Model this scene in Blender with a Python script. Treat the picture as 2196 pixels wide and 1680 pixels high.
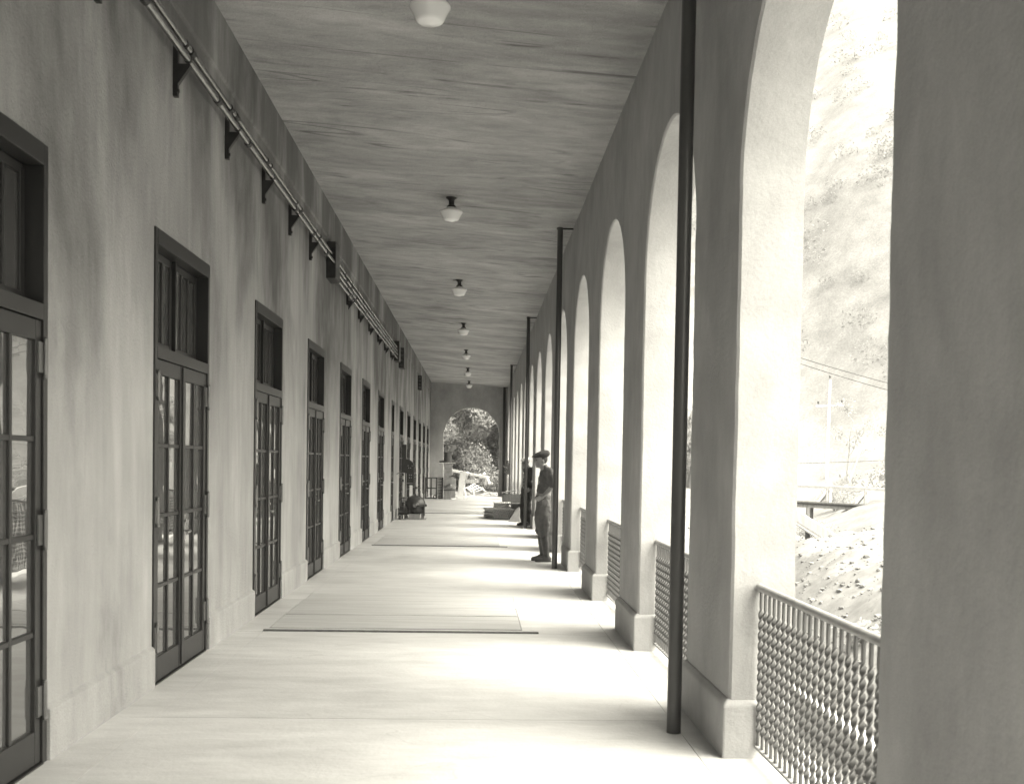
import bpy, bmesh, math, random
from mathutils import Vector, Matrix, noise
from mathutils.geometry import tessellate_polygon

for o in list(bpy.data.objects):
    bpy.data.objects.remove(o)
scene = bpy.context.scene
C = scene.collection
PI = math.pi

# ------------------------------------------------------------------ camera
HC = 1.54
cam_d = bpy.data.cameras.new('camera')
cam = bpy.data.objects.new('camera', cam_d)
C.objects.link(cam)
cam.location = (0, 0, HC)
cam.rotation_mode = 'QUATERNION'
cam.rotation_quaternion = (Matrix.Rotation(-0.035, 3, 'Z') @ Matrix.Rotation(PI / 2 - 0.0293, 3, 'X')
                           @ Matrix.Rotation(0.0164, 3, 'Z')).to_quaternion()
cam_d.sensor_width = 36.0
cam_d.lens = 36.0 * 2173.6 / 2196.0
cam_d.shift_x = 0.0
cam_d.shift_y = 215.5 / 2196.0
cam_d.clip_start = 0.05
cam_d.clip_end = 2500
cam_d.dof.use_dof = True
cam_d.dof.focus_distance = 13.0
cam_d.dof.aperture_fstop = 4.5
scene.camera = cam

# ------------------------------------------------------------------ light
SUN_EL, SUN_AZ = math.radians(60), math.radians(114)      # azimuth measured from +Y towards +X
sun_dir = Vector((math.sin(SUN_AZ) * math.cos(SUN_EL), math.cos(SUN_AZ) * math.cos(SUN_EL), math.sin(SUN_EL)))
TINT = (1.0, 0.955, 0.825, 1.0)
world = bpy.data.worlds.new('World')
scene.world = world
world.use_nodes = True
wt = world.node_tree
wt.nodes.clear()
w_out = wt.nodes.new('ShaderNodeOutputWorld')
w_bg = wt.nodes.new('ShaderNodeBackground')
w_sky = wt.nodes.new('ShaderNodeTexSky')
w_sky.sky_type = 'NISHITA'
w_sky.sun_disc = False
w_sky.sun_elevation = SUN_EL
w_sky.sun_rotation = SUN_AZ
w_sky.dust_density = 3.0
w_bw = wt.nodes.new('ShaderNodeRGBToBW')                   # the photograph is monochrome
w_mul = wt.nodes.new('ShaderNodeMix')
w_mul.data_type = 'RGBA'
w_mul.blend_type = 'MULTIPLY'
w_mul.inputs[0].default_value = 1.0
w_mul.inputs[7].default_value = TINT
wt.links.new(w_sky.outputs[0], w_bw.inputs[0])
wt.links.new(w_bw.outputs[0], w_mul.inputs[6])
wt.links.new(w_mul.outputs[2], w_bg.inputs[0])
w_bg.inputs[1].default_value = 0.15
wt.links.new(w_bg.outputs[0], w_out.inputs[0])
sun_d = bpy.data.lights.new('sun', 'SUN')
sun_d.energy = 0.5
sun_d.angle = math.radians(130)
sun_d.color = (1.0, 0.955, 0.815)
sun = bpy.data.objects.new('sun', sun_d)
C.objects.link(sun)
sun.rotation_mode = 'QUATERNION'
sun.rotation_quaternion = sun_dir.to_track_quat('Z', 'Y')
sun.location = (30, -20, 40)

scene.view_settings.view_transform = 'Standard'
scene.view_settings.look = 'None'
scene.view_settings.gamma = 1.0
scene.view_settings.use_curve_mapping = False
scene.view_settings.exposure = 3.25
scene.render.engine = 'CYCLES'
scene.cycles.use_denoising = True
scene.cycles.max_bounces = 12
scene.cycles.diffuse_bounces = 8
scene.cycles.glossy_bounces = 4

# ------------------------------------------------------------------ materials
def g3(v):
    return (v, v, v, 1.0)

def mat(name, v, rough=0.7, metal=0.0, var=0.2, scale=3.0, stretch=(1, 1, 1), bump=0.0, bscale=60.0,
        spec=0.5, world_space=False, var2=0.0, scale2=14.0, stretch2=(1, 1, 1), speck=0.0, lines=0.0, lscale=1.0, lstretch=(1, 1, 1), lwidth=0.012, dist=0.0, stain_shade=0.0):
    m = bpy.data.materials.new(name)
    m.use_nodes = True
    nt = m.node_tree
    b = nt.nodes['Principled BSDF']
    b.inputs['Roughness'].default_value = rough
    b.inputs['Metallic'].default_value = metal
    b.inputs['Specular IOR Level'].default_value = spec
    if world_space:
        geo = nt.nodes.new('ShaderNodeNewGeometry')
        co = geo.outputs['Position']
    else:
        tc = nt.nodes.new('ShaderNodeTexCoord')
        co = tc.outputs['Object']

    def nz(sc, st, detail=6.0, dist=0.0):
        mp = nt.nodes.new('ShaderNodeMapping')
        mp.inputs['Scale'].default_value = st
        nt.links.new(co, mp.inputs['Vector'])
        n = nt.nodes.new('ShaderNodeTexNoise')
        n.inputs['Scale'].default_value = sc
        n.inputs['Detail'].default_value = detail
        n.inputs['Roughness'].default_value = 0.6
        n.inputs['Distortion'].default_value = dist
        nt.links.new(mp.outputs[0], n.inputs['Vector'])
        return n.outputs['Fac']

    def rng(fac, lo, hi, a=0.3, c=0.7):
        r = nt.nodes.new('ShaderNodeMapRange')
        r.inputs['From Min'].default_value = a
        r.inputs['From Max'].default_value = c
        r.inputs['To Min'].default_value = lo
        r.inputs['To Max'].default_value = hi
        nt.links.new(fac, r.inputs['Value'])
        return r.outputs[0]

    def mul(p, q):
        k = nt.nodes.new('ShaderNodeMath')
        k.operation = 'MULTIPLY'
        for i, x in enumerate((p, q)):
            if isinstance(x, (int, float)):
                k.inputs[i].default_value = x
            else:
                nt.links.new(x, k.inputs[i])
        return k.outputs[0]
    val = mul(rng(nz(scale, stretch, 6.0, dist), 1 - var, 1 + var), v)
    if var2:
        val = mul(val, rng(nz(scale2, stretch2, 5.0, 0.4), 1 - var2, 1 + var2))
    if speck:
        val = mul(val, rng(nz(170.0, (1, 1, 1), 2.0), 1 - speck, 1 + speck))
    if stain_shade:
        # seepage blotches: patches with ragged edges, thickened higher up to paint in shade
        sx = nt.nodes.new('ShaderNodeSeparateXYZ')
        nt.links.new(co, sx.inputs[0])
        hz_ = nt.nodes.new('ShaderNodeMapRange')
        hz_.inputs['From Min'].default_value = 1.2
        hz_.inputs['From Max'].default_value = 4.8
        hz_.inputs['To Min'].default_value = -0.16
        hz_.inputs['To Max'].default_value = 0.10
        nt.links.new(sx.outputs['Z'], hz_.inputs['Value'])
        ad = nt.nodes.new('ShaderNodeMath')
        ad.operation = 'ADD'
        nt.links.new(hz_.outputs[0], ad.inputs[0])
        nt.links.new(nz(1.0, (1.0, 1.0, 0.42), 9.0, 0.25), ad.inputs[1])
        val = mul(val, rng(ad.outputs[0], 1.0, 1.0 - stain_shade, 0.41, 0.62))
    if lines:
        sub = nt.nodes.new('ShaderNodeMath')
        sub.operation = 'SUBTRACT'
        nt.links.new(nz(lscale, lstretch, 3.0, 0.5), sub.inputs[0])
        sub.inputs[1].default_value = 0.5
        ab = nt.nodes.new('ShaderNodeMath')
        ab.operation = 'ABSOLUTE'
        nt.links.new(sub.outputs[0], ab.inputs[0])
        weak = rng(nz(lscale * 2.3, (1, 1, 1), 2.0), 0.0, lines, 0.42, 0.62)
        band = rng(ab.outputs[0], 1.0, 0.0, 0.0, lwidth)
        inv = nt.nodes.new('ShaderNodeMath')
        inv.operation = 'SUBTRACT'
        inv.inputs[0].default_value = 1.0
        nt.links.new(mul(band, weak), inv.inputs[1])
        val = mul(val, inv.outputs[0])
    nt.links.new(val, b.inputs['Base Color'])
    if bump:
        bp = nt.nodes.new('ShaderNodeBump')
        bp.inputs['Strength'].default_value = bump
        bp.inputs['Distance'].default_value = 0.02
        nt.links.new(nz(bscale, (1, 1, 1), 6.0), bp.inputs['Height'])
        nt.links.new(bp.outputs[0], b.inputs['Normal'])
    m['nodes'] = 1
    return m

M = {}
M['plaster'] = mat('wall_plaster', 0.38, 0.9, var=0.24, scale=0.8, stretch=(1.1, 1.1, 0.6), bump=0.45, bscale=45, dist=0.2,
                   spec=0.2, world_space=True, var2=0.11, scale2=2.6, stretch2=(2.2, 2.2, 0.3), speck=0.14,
                   stain_shade=0.55)
M['arcade'] = mat('arcade_plaster', 0.39, 0.9, var=0.17, scale=1.5, stretch=(1, 1, 0.7), dist=0.3, bump=0.22, bscale=38,
                  spec=0.2, world_space=True, var2=0.06, scale2=9, stretch2=(1, 1, 0.4), speck=0.08)
M['ceiling'] = mat('ceiling_plaster', 0.37, 0.9, var=0.28, scale=0.8, stretch=(0.5, 1.2, 1), bump=0.7, bscale=26, dist=1.4,
                   spec=0.2, world_space=True, var2=0.16, scale2=5.0, stretch2=(0.5, 1.4, 1), speck=0.32,
                   lines=0.55, lscale=0.7, lstretch=(0.2, 1.7, 1), lwidth=0.013)
M['floor'] = mat('floor_concrete', 0.56, 0.6, var=0.14, scale=1.1, stretch=(0.6, 1.5, 1), bump=0.2, bscale=28, dist=0.8,
                 spec=0.35, world_space=True, var2=0.08, scale2=6, stretch2=(0.45, 1.6, 1), speck=0.10,
                 lines=0.15, lscale=0.55, lstretch=(0.8, 1.3, 1), lwidth=0.004)
M['joint'] = mat('joint_dirt', 0.26, 0.9)
M['hatch'] = mat('hatch_boards', 0.46, 0.75, var=0.16, scale=2.0, stretch=(0.35, 7, 1), bump=0.2, bscale=20, spec=0.3,
                 var2=0.16, scale2=5, stretch2=(0.2, 8, 1))
M['paint'] = mat('dark_door_paint', 0.025, 0.38, var=0.15, scale=5, stretch=(1, 1, 0.3), bump=0.05, bscale=80)
M['hinge'] = mat('hinge_steel', 0.2, 0.4, metal=0.6)
M['brass'] = mat('handle_metal', 0.5, 0.3, metal=0.9)
M['black'] = mat('black_iron', 0.03, 0.5, var=0.3, scale=8)
M['iron'] = mat('cast_iron', 0.06, 0.36, var=0.35, scale=9, bump=0.15, bscale=60)
M['conduit'] = mat('galvanised_conduit', 0.30, 0.25, metal=0.9, var=0.2, scale=10)
M['pole'] = mat('painted_pole', 0.06, 0.36, var=0.2, scale=6, stretch=(1, 1, 0.2))
M['rail'] = mat('railing_paint', 0.30, 0.5, var=0.15, scale=12)
M['bar'] = mat('twisted_bar_paint', 0.10, 0.45, var=0.15, scale=12)
M['opal'] = mat('opal_glass', 0.85, 0.12, var=0.02)
M['wood_pale'] = mat('pale_timber', 0.62, 0.8, var=0.15, scale=6, stretch=(1, 1, 0.2), bump=0.1)
M['wood'] = mat('weathered_timber', 0.28, 0.85, var=0.3, scale=7, stretch=(3, 3, 0.3), bump=0.15)
M['wood_dark'] = mat('dark_timber', 0.11, 0.8, var=0.3, scale=7, stretch=(3, 3, 0.4), bump=0.15)
M['box'] = mat('grey_carton', 0.3, 0.85, var=0.25, scale=6)
M['drum'] = mat('rusty_sheet', 0.10, 0.6, metal=0.2, var=0.45, scale=5, stretch=(4, 4, 0.4), bump=0.1)
M['sheet'] = mat('zinc_sheet', 0.3, 0.45, metal=0.3, var=0.15, scale=5)
M['rod'] = mat('steel_pipe', 0.28, 0.45, metal=0.3, var=0.3, scale=9)
M['rod_pale'] = mat('pale_pipe', 0.6, 0.5, metal=0.2, var=0.2, scale=9)
M['skin'] = mat('skin', 0.30, 0.55, var=0.08, scale=20)
M['cloth'] = mat('cotton_shirt', 0.15, 0.95, var=0.2, scale=9, bump=0.5, bscale=22, spec=0.1)
M['breeches'] = mat('canvas_breeches', 0.16, 0.95, var=0.2, scale=8, bump=0.5, bscale=18, spec=0.1)
M['dark_cloth'] = mat('dark_overall', 0.07, 0.95, var=0.2, scale=8, bump=0.5, bscale=18, spec=0.1)
M['cap'] = mat('tweed_cap', 0.07, 0.95, var=0.3, scale=30, spec=0.1)
M['pale_cap'] = mat('pale_cap', 0.5, 0.95, var=0.1, scale=20, spec=0.1)
M['boot'] = mat('boot_leather', 0.09, 0.5, var=0.25, scale=12)
M['hair'] = mat('short_hair', 0.05, 0.7)
M['bark'] = mat('bark', 0.16, 0.95, var=0.35, scale=5, stretch=(2, 2, 0.4), bump=0.5, bscale=15)
M['soil'] = mat('dry_earth', 0.195, 0.95, var=0.2, scale=0.35, bump=0.6, bscale=5, spec=0.1, world_space=True, var2=0.2, scale2=5, speck=0.15)
M['stone'] = mat('rubble_stone', 0.21, 0.95, var=0.3, scale=3, bump=0.4, bscale=10, spec=0.1)
M['concrete'] = mat('pale_concrete', 0.5, 0.9, var=0.1, scale=2, bump=0.2)

def leaf_mat(name, v, var=0.5):
    m = mat(name, v, 0.6, var=var, scale=1.3, spec=0.3, world_space=True, var2=0.35, scale2=7)
    nt = m.node_tree
    b = nt.nodes['Principled BSDF']
    tr = nt.nodes.new('ShaderNodeBsdfTranslucent')
    mx = nt.nodes.new('ShaderNodeMixShader')
    mx.inputs[0].default_value = 0.5
    src = b.inputs['Base Color'].links[0].from_socket
    nt.links.new(src, tr.inputs[0])
    nt.links.new(b.outputs[0], mx.inputs[1])
    nt.links.new(tr.outputs[0], mx.inputs[2])
    nt.links.new(mx.outputs[0], nt.nodes['Material Output'].inputs[0])
    return m
M['leaf'] = leaf_mat('tree_leaves', 0.26)
M['leaf_pale'] = leaf_mat('pale_leaves', 0.36)
M['scrub'] = leaf_mat('scrub_leaves', 0.26, 0.3)

def glass_mat():
    m = bpy.data.materials.new('window_glass')
    m.use_nodes = True
    nt = m.node_tree
    b = nt.nodes['Principled BSDF']
    b.inputs['Base Color'].default_value = g3(0.08)
    b.inputs['Roughness'].default_value = 0.015
    b.inputs['IOR'].default_value = 3.0
    tc = nt.nodes.new('ShaderNodeTexCoord')
    n = nt.nodes.new('ShaderNodeTexNoise')
    n.inputs['Scale'].default_value = 5.0
    n.inputs['Detail'].default_value = 1.0
    nt.links.new(tc.outputs['Object'], n.inputs['Vector'])
    bp = nt.nodes.new('ShaderNodeBump')
    bp.inputs['Strength'].default_value = 0.03
    bp.inputs['Distance'].default_value = 0.02
    nt.links.new(n.outputs['Fac'], bp.inputs['Height'])
    nt.links.new(bp.outputs[0], b.inputs['Normal'])
    return m
M['glass'] = glass_mat()

# ------------------------------------------------------------------ mesh helpers
def wloc(o):
    p = Vector((0, 0, 0))
    while o is not None:
        p = p + Vector(o.location)
        o = o.parent
    return p

class MB:
    """collects shapes given in place coordinates; build() links them as one mesh object"""
    def __init__(self):
        self.v = []
        self.f = []
        self.s = []

    def add(self, vs, fs, smooth=False):
        n = len(self.v)
        self.v += [Vector(p) for p in vs]
        self.f += [tuple(i + n for i in f) for f in fs]
        self.s += [smooth] * len(fs)
        return self

    def box(self, x0, x1, y0, y1, z0, z1, m=None):
        vs = [Vector((x, y, z)) for z in (z0, z1) for y in (y0, y1) for x in (x0, x1)]
        if m is not None:
            vs = [m @ p for p in vs]
        return self.add(vs, [(0, 2, 3, 1), (4, 5, 7, 6), (0, 1, 5, 4), (2, 6, 7, 3), (0, 4, 6, 2), (1, 3, 7, 5)])

    def beam(self, a, b, w, h, up=(0, 0, 1)):
        """rectangular bar from a to b, w across, h along up"""
        a, b = Vector(a), Vector(b)
        d = (b - a)
        L = d.length
        d.normalize()
        u = Vector(up)
        sx = d.cross(u)
        if sx.length < 1e-4:
            sx = d.cross(Vector((1, 0, 0)))
        sx.normalize()
        u = sx.cross(d).normalized()
        m = Matrix(((d.x, sx.x, u.x, a.x), (d.y, sx.y, u.y, a.y), (d.z, sx.z, u.z, a.z), (0, 0, 0, 1)))
        return self.box(0, L, -w / 2, w / 2, -h / 2, h / 2, m)

    def tube(self, pts, r, n=12, caps=True, smooth=True):
        pts = [Vector(p) for p in pts]
        rs = r if isinstance(r, (list, tuple)) else [r] * len(pts)
        vs, fs = [], []
        prev = None
        for i, p in enumerate(pts):
            d = (pts[min(i + 1, len(pts) - 1)] - pts[max(i - 1, 0)])
            if d.length < 1e-9:
                d = Vector((0, 0, 1))
            d.normalize()
            if prev is None:
                ref = Vector((0, 0, 1)) if abs(d.z) < 0.9 else Vector((1, 0, 0))
                a = d.cross(ref).normalized()
            else:
                a = (prev - d * prev.dot(d)).normalized()
            prev = a
            b = d.cross(a)
            for k in range(n):
                t = 2 * PI * k / n
                vs.append(p + (a * math.cos(t) + b * math.sin(t)) * rs[i])
        for i in range(len(pts) - 1):
            for k in range(n):
                k2 = (k + 1) % n
                fs.append((i * n + k, i * n + k2, (i + 1) * n + k2, (i + 1) * n + k))
        self.add(vs, fs, smooth)
        if caps:
            self.add(vs[:n], [tuple(reversed(range(n)))])
            self.add(vs[-n:], [tuple(range(n))])
        return self

    def lathe(self, prof, base, axis=(0, 0, 1), n=24, smooth=True):
        """prof: list of (radius, height along axis)"""
        base, ax = Vector(base), Vector(axis).normalized()
        ref = Vector((1, 0, 0)) if abs(ax.x) < 0.9 else Vector((0, 1, 0))
        a = ax.cross(ref).normalized()
        b = ax.cross(a)
        vs, fs = [], []
        for r, h in prof:
            for k in range(n):
                t = 2 * PI * k / n
                vs.append(base + ax * h + (a * math.cos(t) + b * math.sin(t)) * max(r, 1e-4))
        for i in range(len(prof) - 1):
            for k in range(n):
                k2 = (k + 1) % n
                fs.append((i * n + k, i * n + k2, (i + 1) * n + k2, (i + 1) * n + k))
        return self.add(vs, fs, smooth)

    def ball(self, c, r, n=12, m=8, rot=None):
        c = Vector(c)
        rx, ry, rz = r if isinstance(r, (list, tuple)) else (r, r, r)
        vs, fs = [], []
        for i in range(m + 1):
            ph = PI * i / m
            for k in range(n):
                t = 2 * PI * k / n
                p = Vector((rx * math.sin(ph) * math.cos(t), ry * math.sin(ph) * math.sin(t), rz * math.cos(ph)))
                if rot is not None:
                    p = rot @ p
                vs.append(c + p)
        for i in range(m):
            for k in range(n):
                k2 = (k + 1) % n
                fs.append((i * n + k, (i + 1) * n + k, (i + 1) * n + k2, i * n + k2))
        return self.add(vs, fs, True)

    def build(self, name, m, parent=None, origin=None, bevel=0.0, sharp=35):
        if origin is None:
            org = wloc(parent) if parent is not None else Vector((0, 0, 0))
        else:
            org = Vector(origin)
        me = bpy.data.meshes.new(name)
        me.from_pydata([tuple(p - org) for p in self.v], [], self.f)
        me.polygons.foreach_set('use_smooth', self.s)
        me.materials.append(m)
        me.update()
        if any(self.s):
            me.set_sharp_from_angle(angle=math.radians(sharp))
        o = bpy.data.objects.new(name, me)
        C.objects.link(o)
        if parent is not None:
            o.parent = parent
            o.location = org - wloc(parent)
        else:
            o.location = org
        if bevel:
            bv = o.modifiers.new('bevel', 'BEVEL')
            bv.width = bevel
            bv.segments = 2
            bv.limit_method = 'ANGLE'
        return o

def tag(o, label=None, cat=None, group=None, kind=None):
    if label: o['label'] = label
    if cat: o['category'] = cat
    if group: o['group'] = group
    if kind: o['kind'] = kind
    return o

def thing(name, loc, label, cat, group=None):
    o = bpy.data.objects.new(name, None)
    o.empty_display_size = 0.2
    C.objects.link(o)
    o.location = loc
    return tag(o, label, cat, group)

KIDS = {}
def copy_tree(o, parent=None):
    c = o.copy()
    C.objects.link(c)
    c.parent = parent
    for ch in list(o.children):
        copy_tree(ch, c)
    return c

ORD = ['nearest', 'second', 'third', 'fourth', 'fifth', 'sixth', 'seventh', 'eighth', 'ninth', 'tenth', 'eleventh',
       'twelfth', 'thirteenth', 'fourteenth', 'fifteenth', 'sixteenth']

# ------------------------------------------------------------------ dimensions
XL, XR, XO = -2.159, 1.352, 1.69
HL, HR = 5.164, 4.953
Y0, YE = -9.5, 46.5
BAY = 3.05
AW = 1.955
ARCH0 = 3.331
APEX = 4.01
def ceil_z(x):
    return HL + (HR - HL) * (x - XL) / (XR - XL)
DOORS = {k: 6.834 + (k - 2) * BAY for k in range(1, 15)}
DW, DH = 1.371, 3.07

def poly_face(mb, loop, tofn, flip=False):
    """fills a closed (u,v) loop"""
    tri = tessellate_polygon([[Vector((a, b, 0)) for a, b in loop]])
    vs = [tofn(a, b) for a, b in loop]
    fs = []
    for t in tri:
        (a, b, c) = [loop[i] for i in t]
        area = (b[0] - a[0]) * (c[1] - a[1]) - (b[1] - a[1]) * (c[0] - a[0])
        t = tuple(t)
        if (area < 0) != flip:
            t = t[::-1]
        fs.append(t)
    mb.add(vs, fs)

# ------------------------------------------------------------------ ground and sky side
def sstep(a, b, x):
    t = min(1.0, max(0.0, (x - a) / (b - a)))
    return t * t * (3 - 2 * t)

def fbm(x, y, s, o=4):
    return noise.fractal(Vector((x * s, y * s, 3.7)), 1.0, 2.0, o)

def ground_z(x, y):
    # level yard round the end of the building, a trench along the arcade, a spoil bank, a gully and a steep hillside
    end = sstep(46.4, 46.9, y)
    d = x - 1.75
    side = -0.62 + 0.65 * sstep(0.9, 2.6, d - 0.10 * (y - 6))
    side += 0.45 * math.exp(-(((x - 7.2 - 0.18 * (y - 16)) / 2.3) ** 2)) * sstep(2, 9, y) * sstep(27, 18, y)
    ax = x - (7.2 + 0.33 * (y - 24))
    side -= 1.6 * math.exp(-((ax / 3.4) ** 2)) * sstep(16, 26, y)
    side += 0.16 * fbm(x, y, 0.45) * sstep(0.8, 3.0, d) + 0.10 * fbm(x, y, 1.7, 6) * sstep(1.2, 2.4, d)
    if x < 1.75:
        side = -0.62
    yard = -0.05 + 0.05 * fbm(x, y, 0.5) * sstep(47.5, 50, y)
    t = sstep(1.5, 9, x)
    far = yard * (1 - t) + (side if x > 1.75 else yard) * t
    z = side * (1 - end) + far * end
    e = x + 0.36 * y - 58
    if e > 0:
        h = 0.62 * e * sstep(0, 30, e)
        h = 95 * (1 - math.exp(-h / 95))
        z += h + 1.6 * fbm(x, y, 0.045) * sstep(5, 40, e)
    e2 = -x - 60
    if e2 > 0:
        z += 0.3 * e2 * sstep(0, 60, e2)
    e3 = y - 75
    if e3 > 0:
        z += 0.45 * e3 * sstep(0, 40, e3)
    return z

def spread_axis(lo, hi, c0, c1, step, grow=1.12):
    a = []
    x = c0
    while x <= c1:
        a.append(x)
        x += step
    s = step
    x = a[-1]
    while x < hi:
        s = min(s * grow, 25)
        x += s
        a.append(x)
    s = step
    x = c0
    while x > lo:
        s = min(s * grow, 25)
        x -= s
        a.insert(0, x)
    return a
gx = spread_axis(-220, 420, 1.75, 12, 0.11, 1.05)
gy = spread_axis(-160, 520, 5, 24, 0.11, 1.04)
gb = MB()
nx = len(gx)
gb.v = [Vector((x, y, ground_z(x, y))) for y in gy for x in gx]
gb.f = [(j * nx + i, j * nx + i + 1, (j + 1) * nx + i + 1, (j + 1) * nx + i) for j in range(len(gy) - 1) for i in range(nx - 1)]
gb.s = [True] * len(gb.f)
tag(gb.build('ground', M['soil'], sharp=80), 'dry bare earth falling away beside the arcade and rising into a hillside', kind='structure')

rng = random.Random(11)
# loose stones on the bank
sb = MB()
def stone(mb, c, r, rg):
    ico = [(0, 0, 1), (0.89, 0, 0.45), (0.28, 0.85, 0.45), (-0.72, 0.53, 0.45), (-0.72, -0.53, 0.45), (0.28, -0.85, 0.45),
           (0.72, 0.53, -0.45), (-0.28, 0.85, -0.45), (-0.89, 0, -0.45), (-0.28, -0.85, -0.45), (0.72, -0.53, -0.45), (0, 0, -1)]
    fs = [(0, 1, 2), (0, 2, 3), (0, 3, 4), (0, 4, 5), (0, 5, 1), (1, 6, 2), (2, 7, 3), (3, 8, 4), (4, 9, 5), (5, 10, 1),
          (6, 7, 2), (7, 8, 3), (8, 9, 4), (9, 10, 5), (10, 6, 1), (11, 7, 6), (11, 8, 7), (11, 9, 8), (11, 10, 9), (11, 6, 10)]
    sx, sy, sz = r * rg.uniform(.7, 1.4), r * rg.uniform(.7, 1.4), r * rg.uniform(.4, .9)
    a = rg.uniform(0, 6.3)
    ca, sa = math.cos(a), math.sin(a)
    vs = []
    for x, y, z in ico:
        k = rg.uniform(.8, 1.2)
        x, y, z = x * sx * k, y * sy * k, z * sz * k
        vs.append((c[0] + x * ca - y * sa, c[1] + x * sa + y * ca, c[2] + z))
    mb.add(vs, fs)
for i in range(15000):
    y = 4 + 34 * rng.random() ** 1.3
    x = 2.3 + (0.3 + 0.36 * y) * rng.random()
    r = 0.006 + 0.04 * rng.random() ** 7
    stone(sb, (x, y, ground_z(x, y) + r * 0.2), r, rng)
for i in range(500):
    x, y = rng.uniform(-3, 4), rng.uniform(47, 58)
    r = 0.015 + 0.07 * rng.random() ** 4
    stone(sb, (x, y, ground_z(x, y) + r * 0.2), r, rng)
tag(sb.build('rubble', M['stone']), 'loose stones and rubble strewn over the bare earth', kind='stuff')

# leaves
def leaf_cloud(mb, c, r, n, size, rg, flat=0.8):
    for _ in range(n):
        while True:
            p = Vector((rg.uniform(-1, 1), rg.uniform(-1, 1), rg.uniform(-1, 1)))
            if 0.15 < p.length < 1:
                break
        p = Vector((p.x * r, p.y * r, p.z * r * flat))
        q = Vector(c) + p
        d = Vector((rg.gauss(0, 1), rg.gauss(0, 1), rg.gauss(0, 1))).normalized()
        e = d.orthogonal().normalized()
        e = (Matrix.Rotation(rg.uniform(0, 6.3), 3, d) @ e)
        f = d.cross(e)
        s = size * rg.uniform(0.6, 1.4)
        mb.add([q - e * s, q + f * s * 0.45, q + e * s, q - f * s * 0.45], [(0, 1, 2, 3)])

hb = MB()
for i in range(2600):
    t = rng.random()
    y = rng.uniform(-60, 300)
    x = 10 + 200 * t
    e = x + 0.36 * y - 58
    if e > 190 or e < (4 if y < 62 else -7):
        continue
    if fbm(x, y, 0.05) < -0.12:
        continue
    rr = rng.uniform(0.8, 2.6)
    z = ground_z(x, y)
    leaf_cloud(hb, (x, y, z + rr * 0.5), rr, 110, 0.05 + rr * 0.07, rng)
tag(hb.build('shrubbery', M['scrub']), 'pale scrub covering the hillside beyond the footbridge', kind='stuff')

M['bark_pale'] = mat('pale_bark', 0.4, 0.95, var=0.3, scale=5)

def tree(name, label, x, y, h, crown_r, seed, leaf=0.13, n=260, clumps=46, m='leaf', trunk_r=0.16, low=0.25, group=None, lean=0.0, sparse=False):
    rg = random.Random(seed)
    z0 = ground_z(x, y) - 0.1
    t = thing(name, (x, y, z0), label, 'tree', group)
    tb, cb = MB(), MB()
    stems = rg.choice([2, 3])
    tips = []
    for s in range(stems):
        a = rg.uniform(0, 6.3)
        pts, rad = [], []
        p = Vector((x, y, z0))
        d = Vector((math.cos(a) * 0.35 + lean, math.sin(a) * 0.35, 1)).normalized()
        for i in range(8):
            pts.append(p.copy())
            rad.append(trunk_r * (1 - i / 9) / (1 + 0.25 * s))
            d = (d + Vector((rg.gauss(0, .13), rg.gauss(0, .13), rg.gauss(0.02, .06)))).normalized()
            p = p + d * h * 0.115
            if i >= 2:
                b = p.copy()
                bd = (d * 0.4 + Vector((rg.gauss(0, 1), rg.gauss(0, 1), rg.uniform(0, .7)))).normalized()
                bp, br = [b.copy()], [rad[-1] * 0.5]
                for k in range(4):
                    b = b + bd * crown_r * 0.24
                    bd = (bd + Vector((rg.gauss(0, .25), rg.gauss(0, .25), rg.gauss(0.05, .15)))).normalized()
                    bp.append(b.copy())
                    br.append(br[-1] * 0.68)
                tb.tube(bp, br, 6)
                tips += bp[2:]
        tb.tube(pts, rad, 8)
        tips.append(p.copy())
    tb.build('trunk', M['bark_pale' if sparse else 'bark'], t)
    for i in range(clumps):
        if i < len(tips) and (sparse or rg.random() < .8):
            c = tips[i] + Vector((rg.gauss(0, .2), rg.gauss(0, .2), rg.gauss(0, .2)))
        else:
            while True:
                q = Vector((rg.uniform(-1, 1), rg.uniform(-1, 1), rg.uniform(-1, 1)))
                if 0.35 < q.length < 1:
                    break
            c = Vector((x, y, z0 + h * (low + (1 - low) * 0.5))) + Vector((q.x * crown_r, q.y * crown_r, q.z * h * (1 - low) * 0.5))
        leaf_cloud(cb, c, crown_r * rg.uniform(.17, .34), n, leaf, rg, 0.75)
    cb.build('crown', M[m], t)
    return t

tree('leafy_tree', 'broad leafy tree filling the middle of the end arch', 0.3, 56.5, 6.4, 3.6, 21, leaf=.09, n=420, clumps=85, m='leaf_pale', low=.06)
tree('leafy_tree', 'darker tall tree behind the broad one at the end arch', -2.2, 62, 9.2, 4.4, 22, leaf=0.12, n=380, clumps=80, low=.05)
tree('leafy_tree', 'leaning forked tree on the right of the end arch view', 3.0, 58, 6.6, 3.2, 23, leaf=.1, n=380, clumps=70, m='leaf', lean=-0.25, low=.12)
tree('leafy_tree', 'tree crown on the left edge of the end arch view', -4.6, 57.5, 7.0, 3.4, 24, leaf=.1, n=300, clumps=60, m='leaf_pale', low=.05)
tree('leafy_tree', 'tallest tree farthest behind the end arch', 2.2, 68, 11.5, 5.4, 25, leaf=0.16, n=340, clumps=80, low=.05)
tree('bare_tree', 'thin half bare tree beside the utility pole on the hillside', 31.2, 84, 7.2, 2.4, 26, leaf=0.12, n=25, clumps=20, m='leaf_pale', trunk_r=0.10, sparse=True)
tree('leafy_tree', 'pale tree seen through the second arch by the near pole', 14.3, 68, 5.5, 2.6, 27, n=120, clumps=40, m='leaf_pale')

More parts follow.
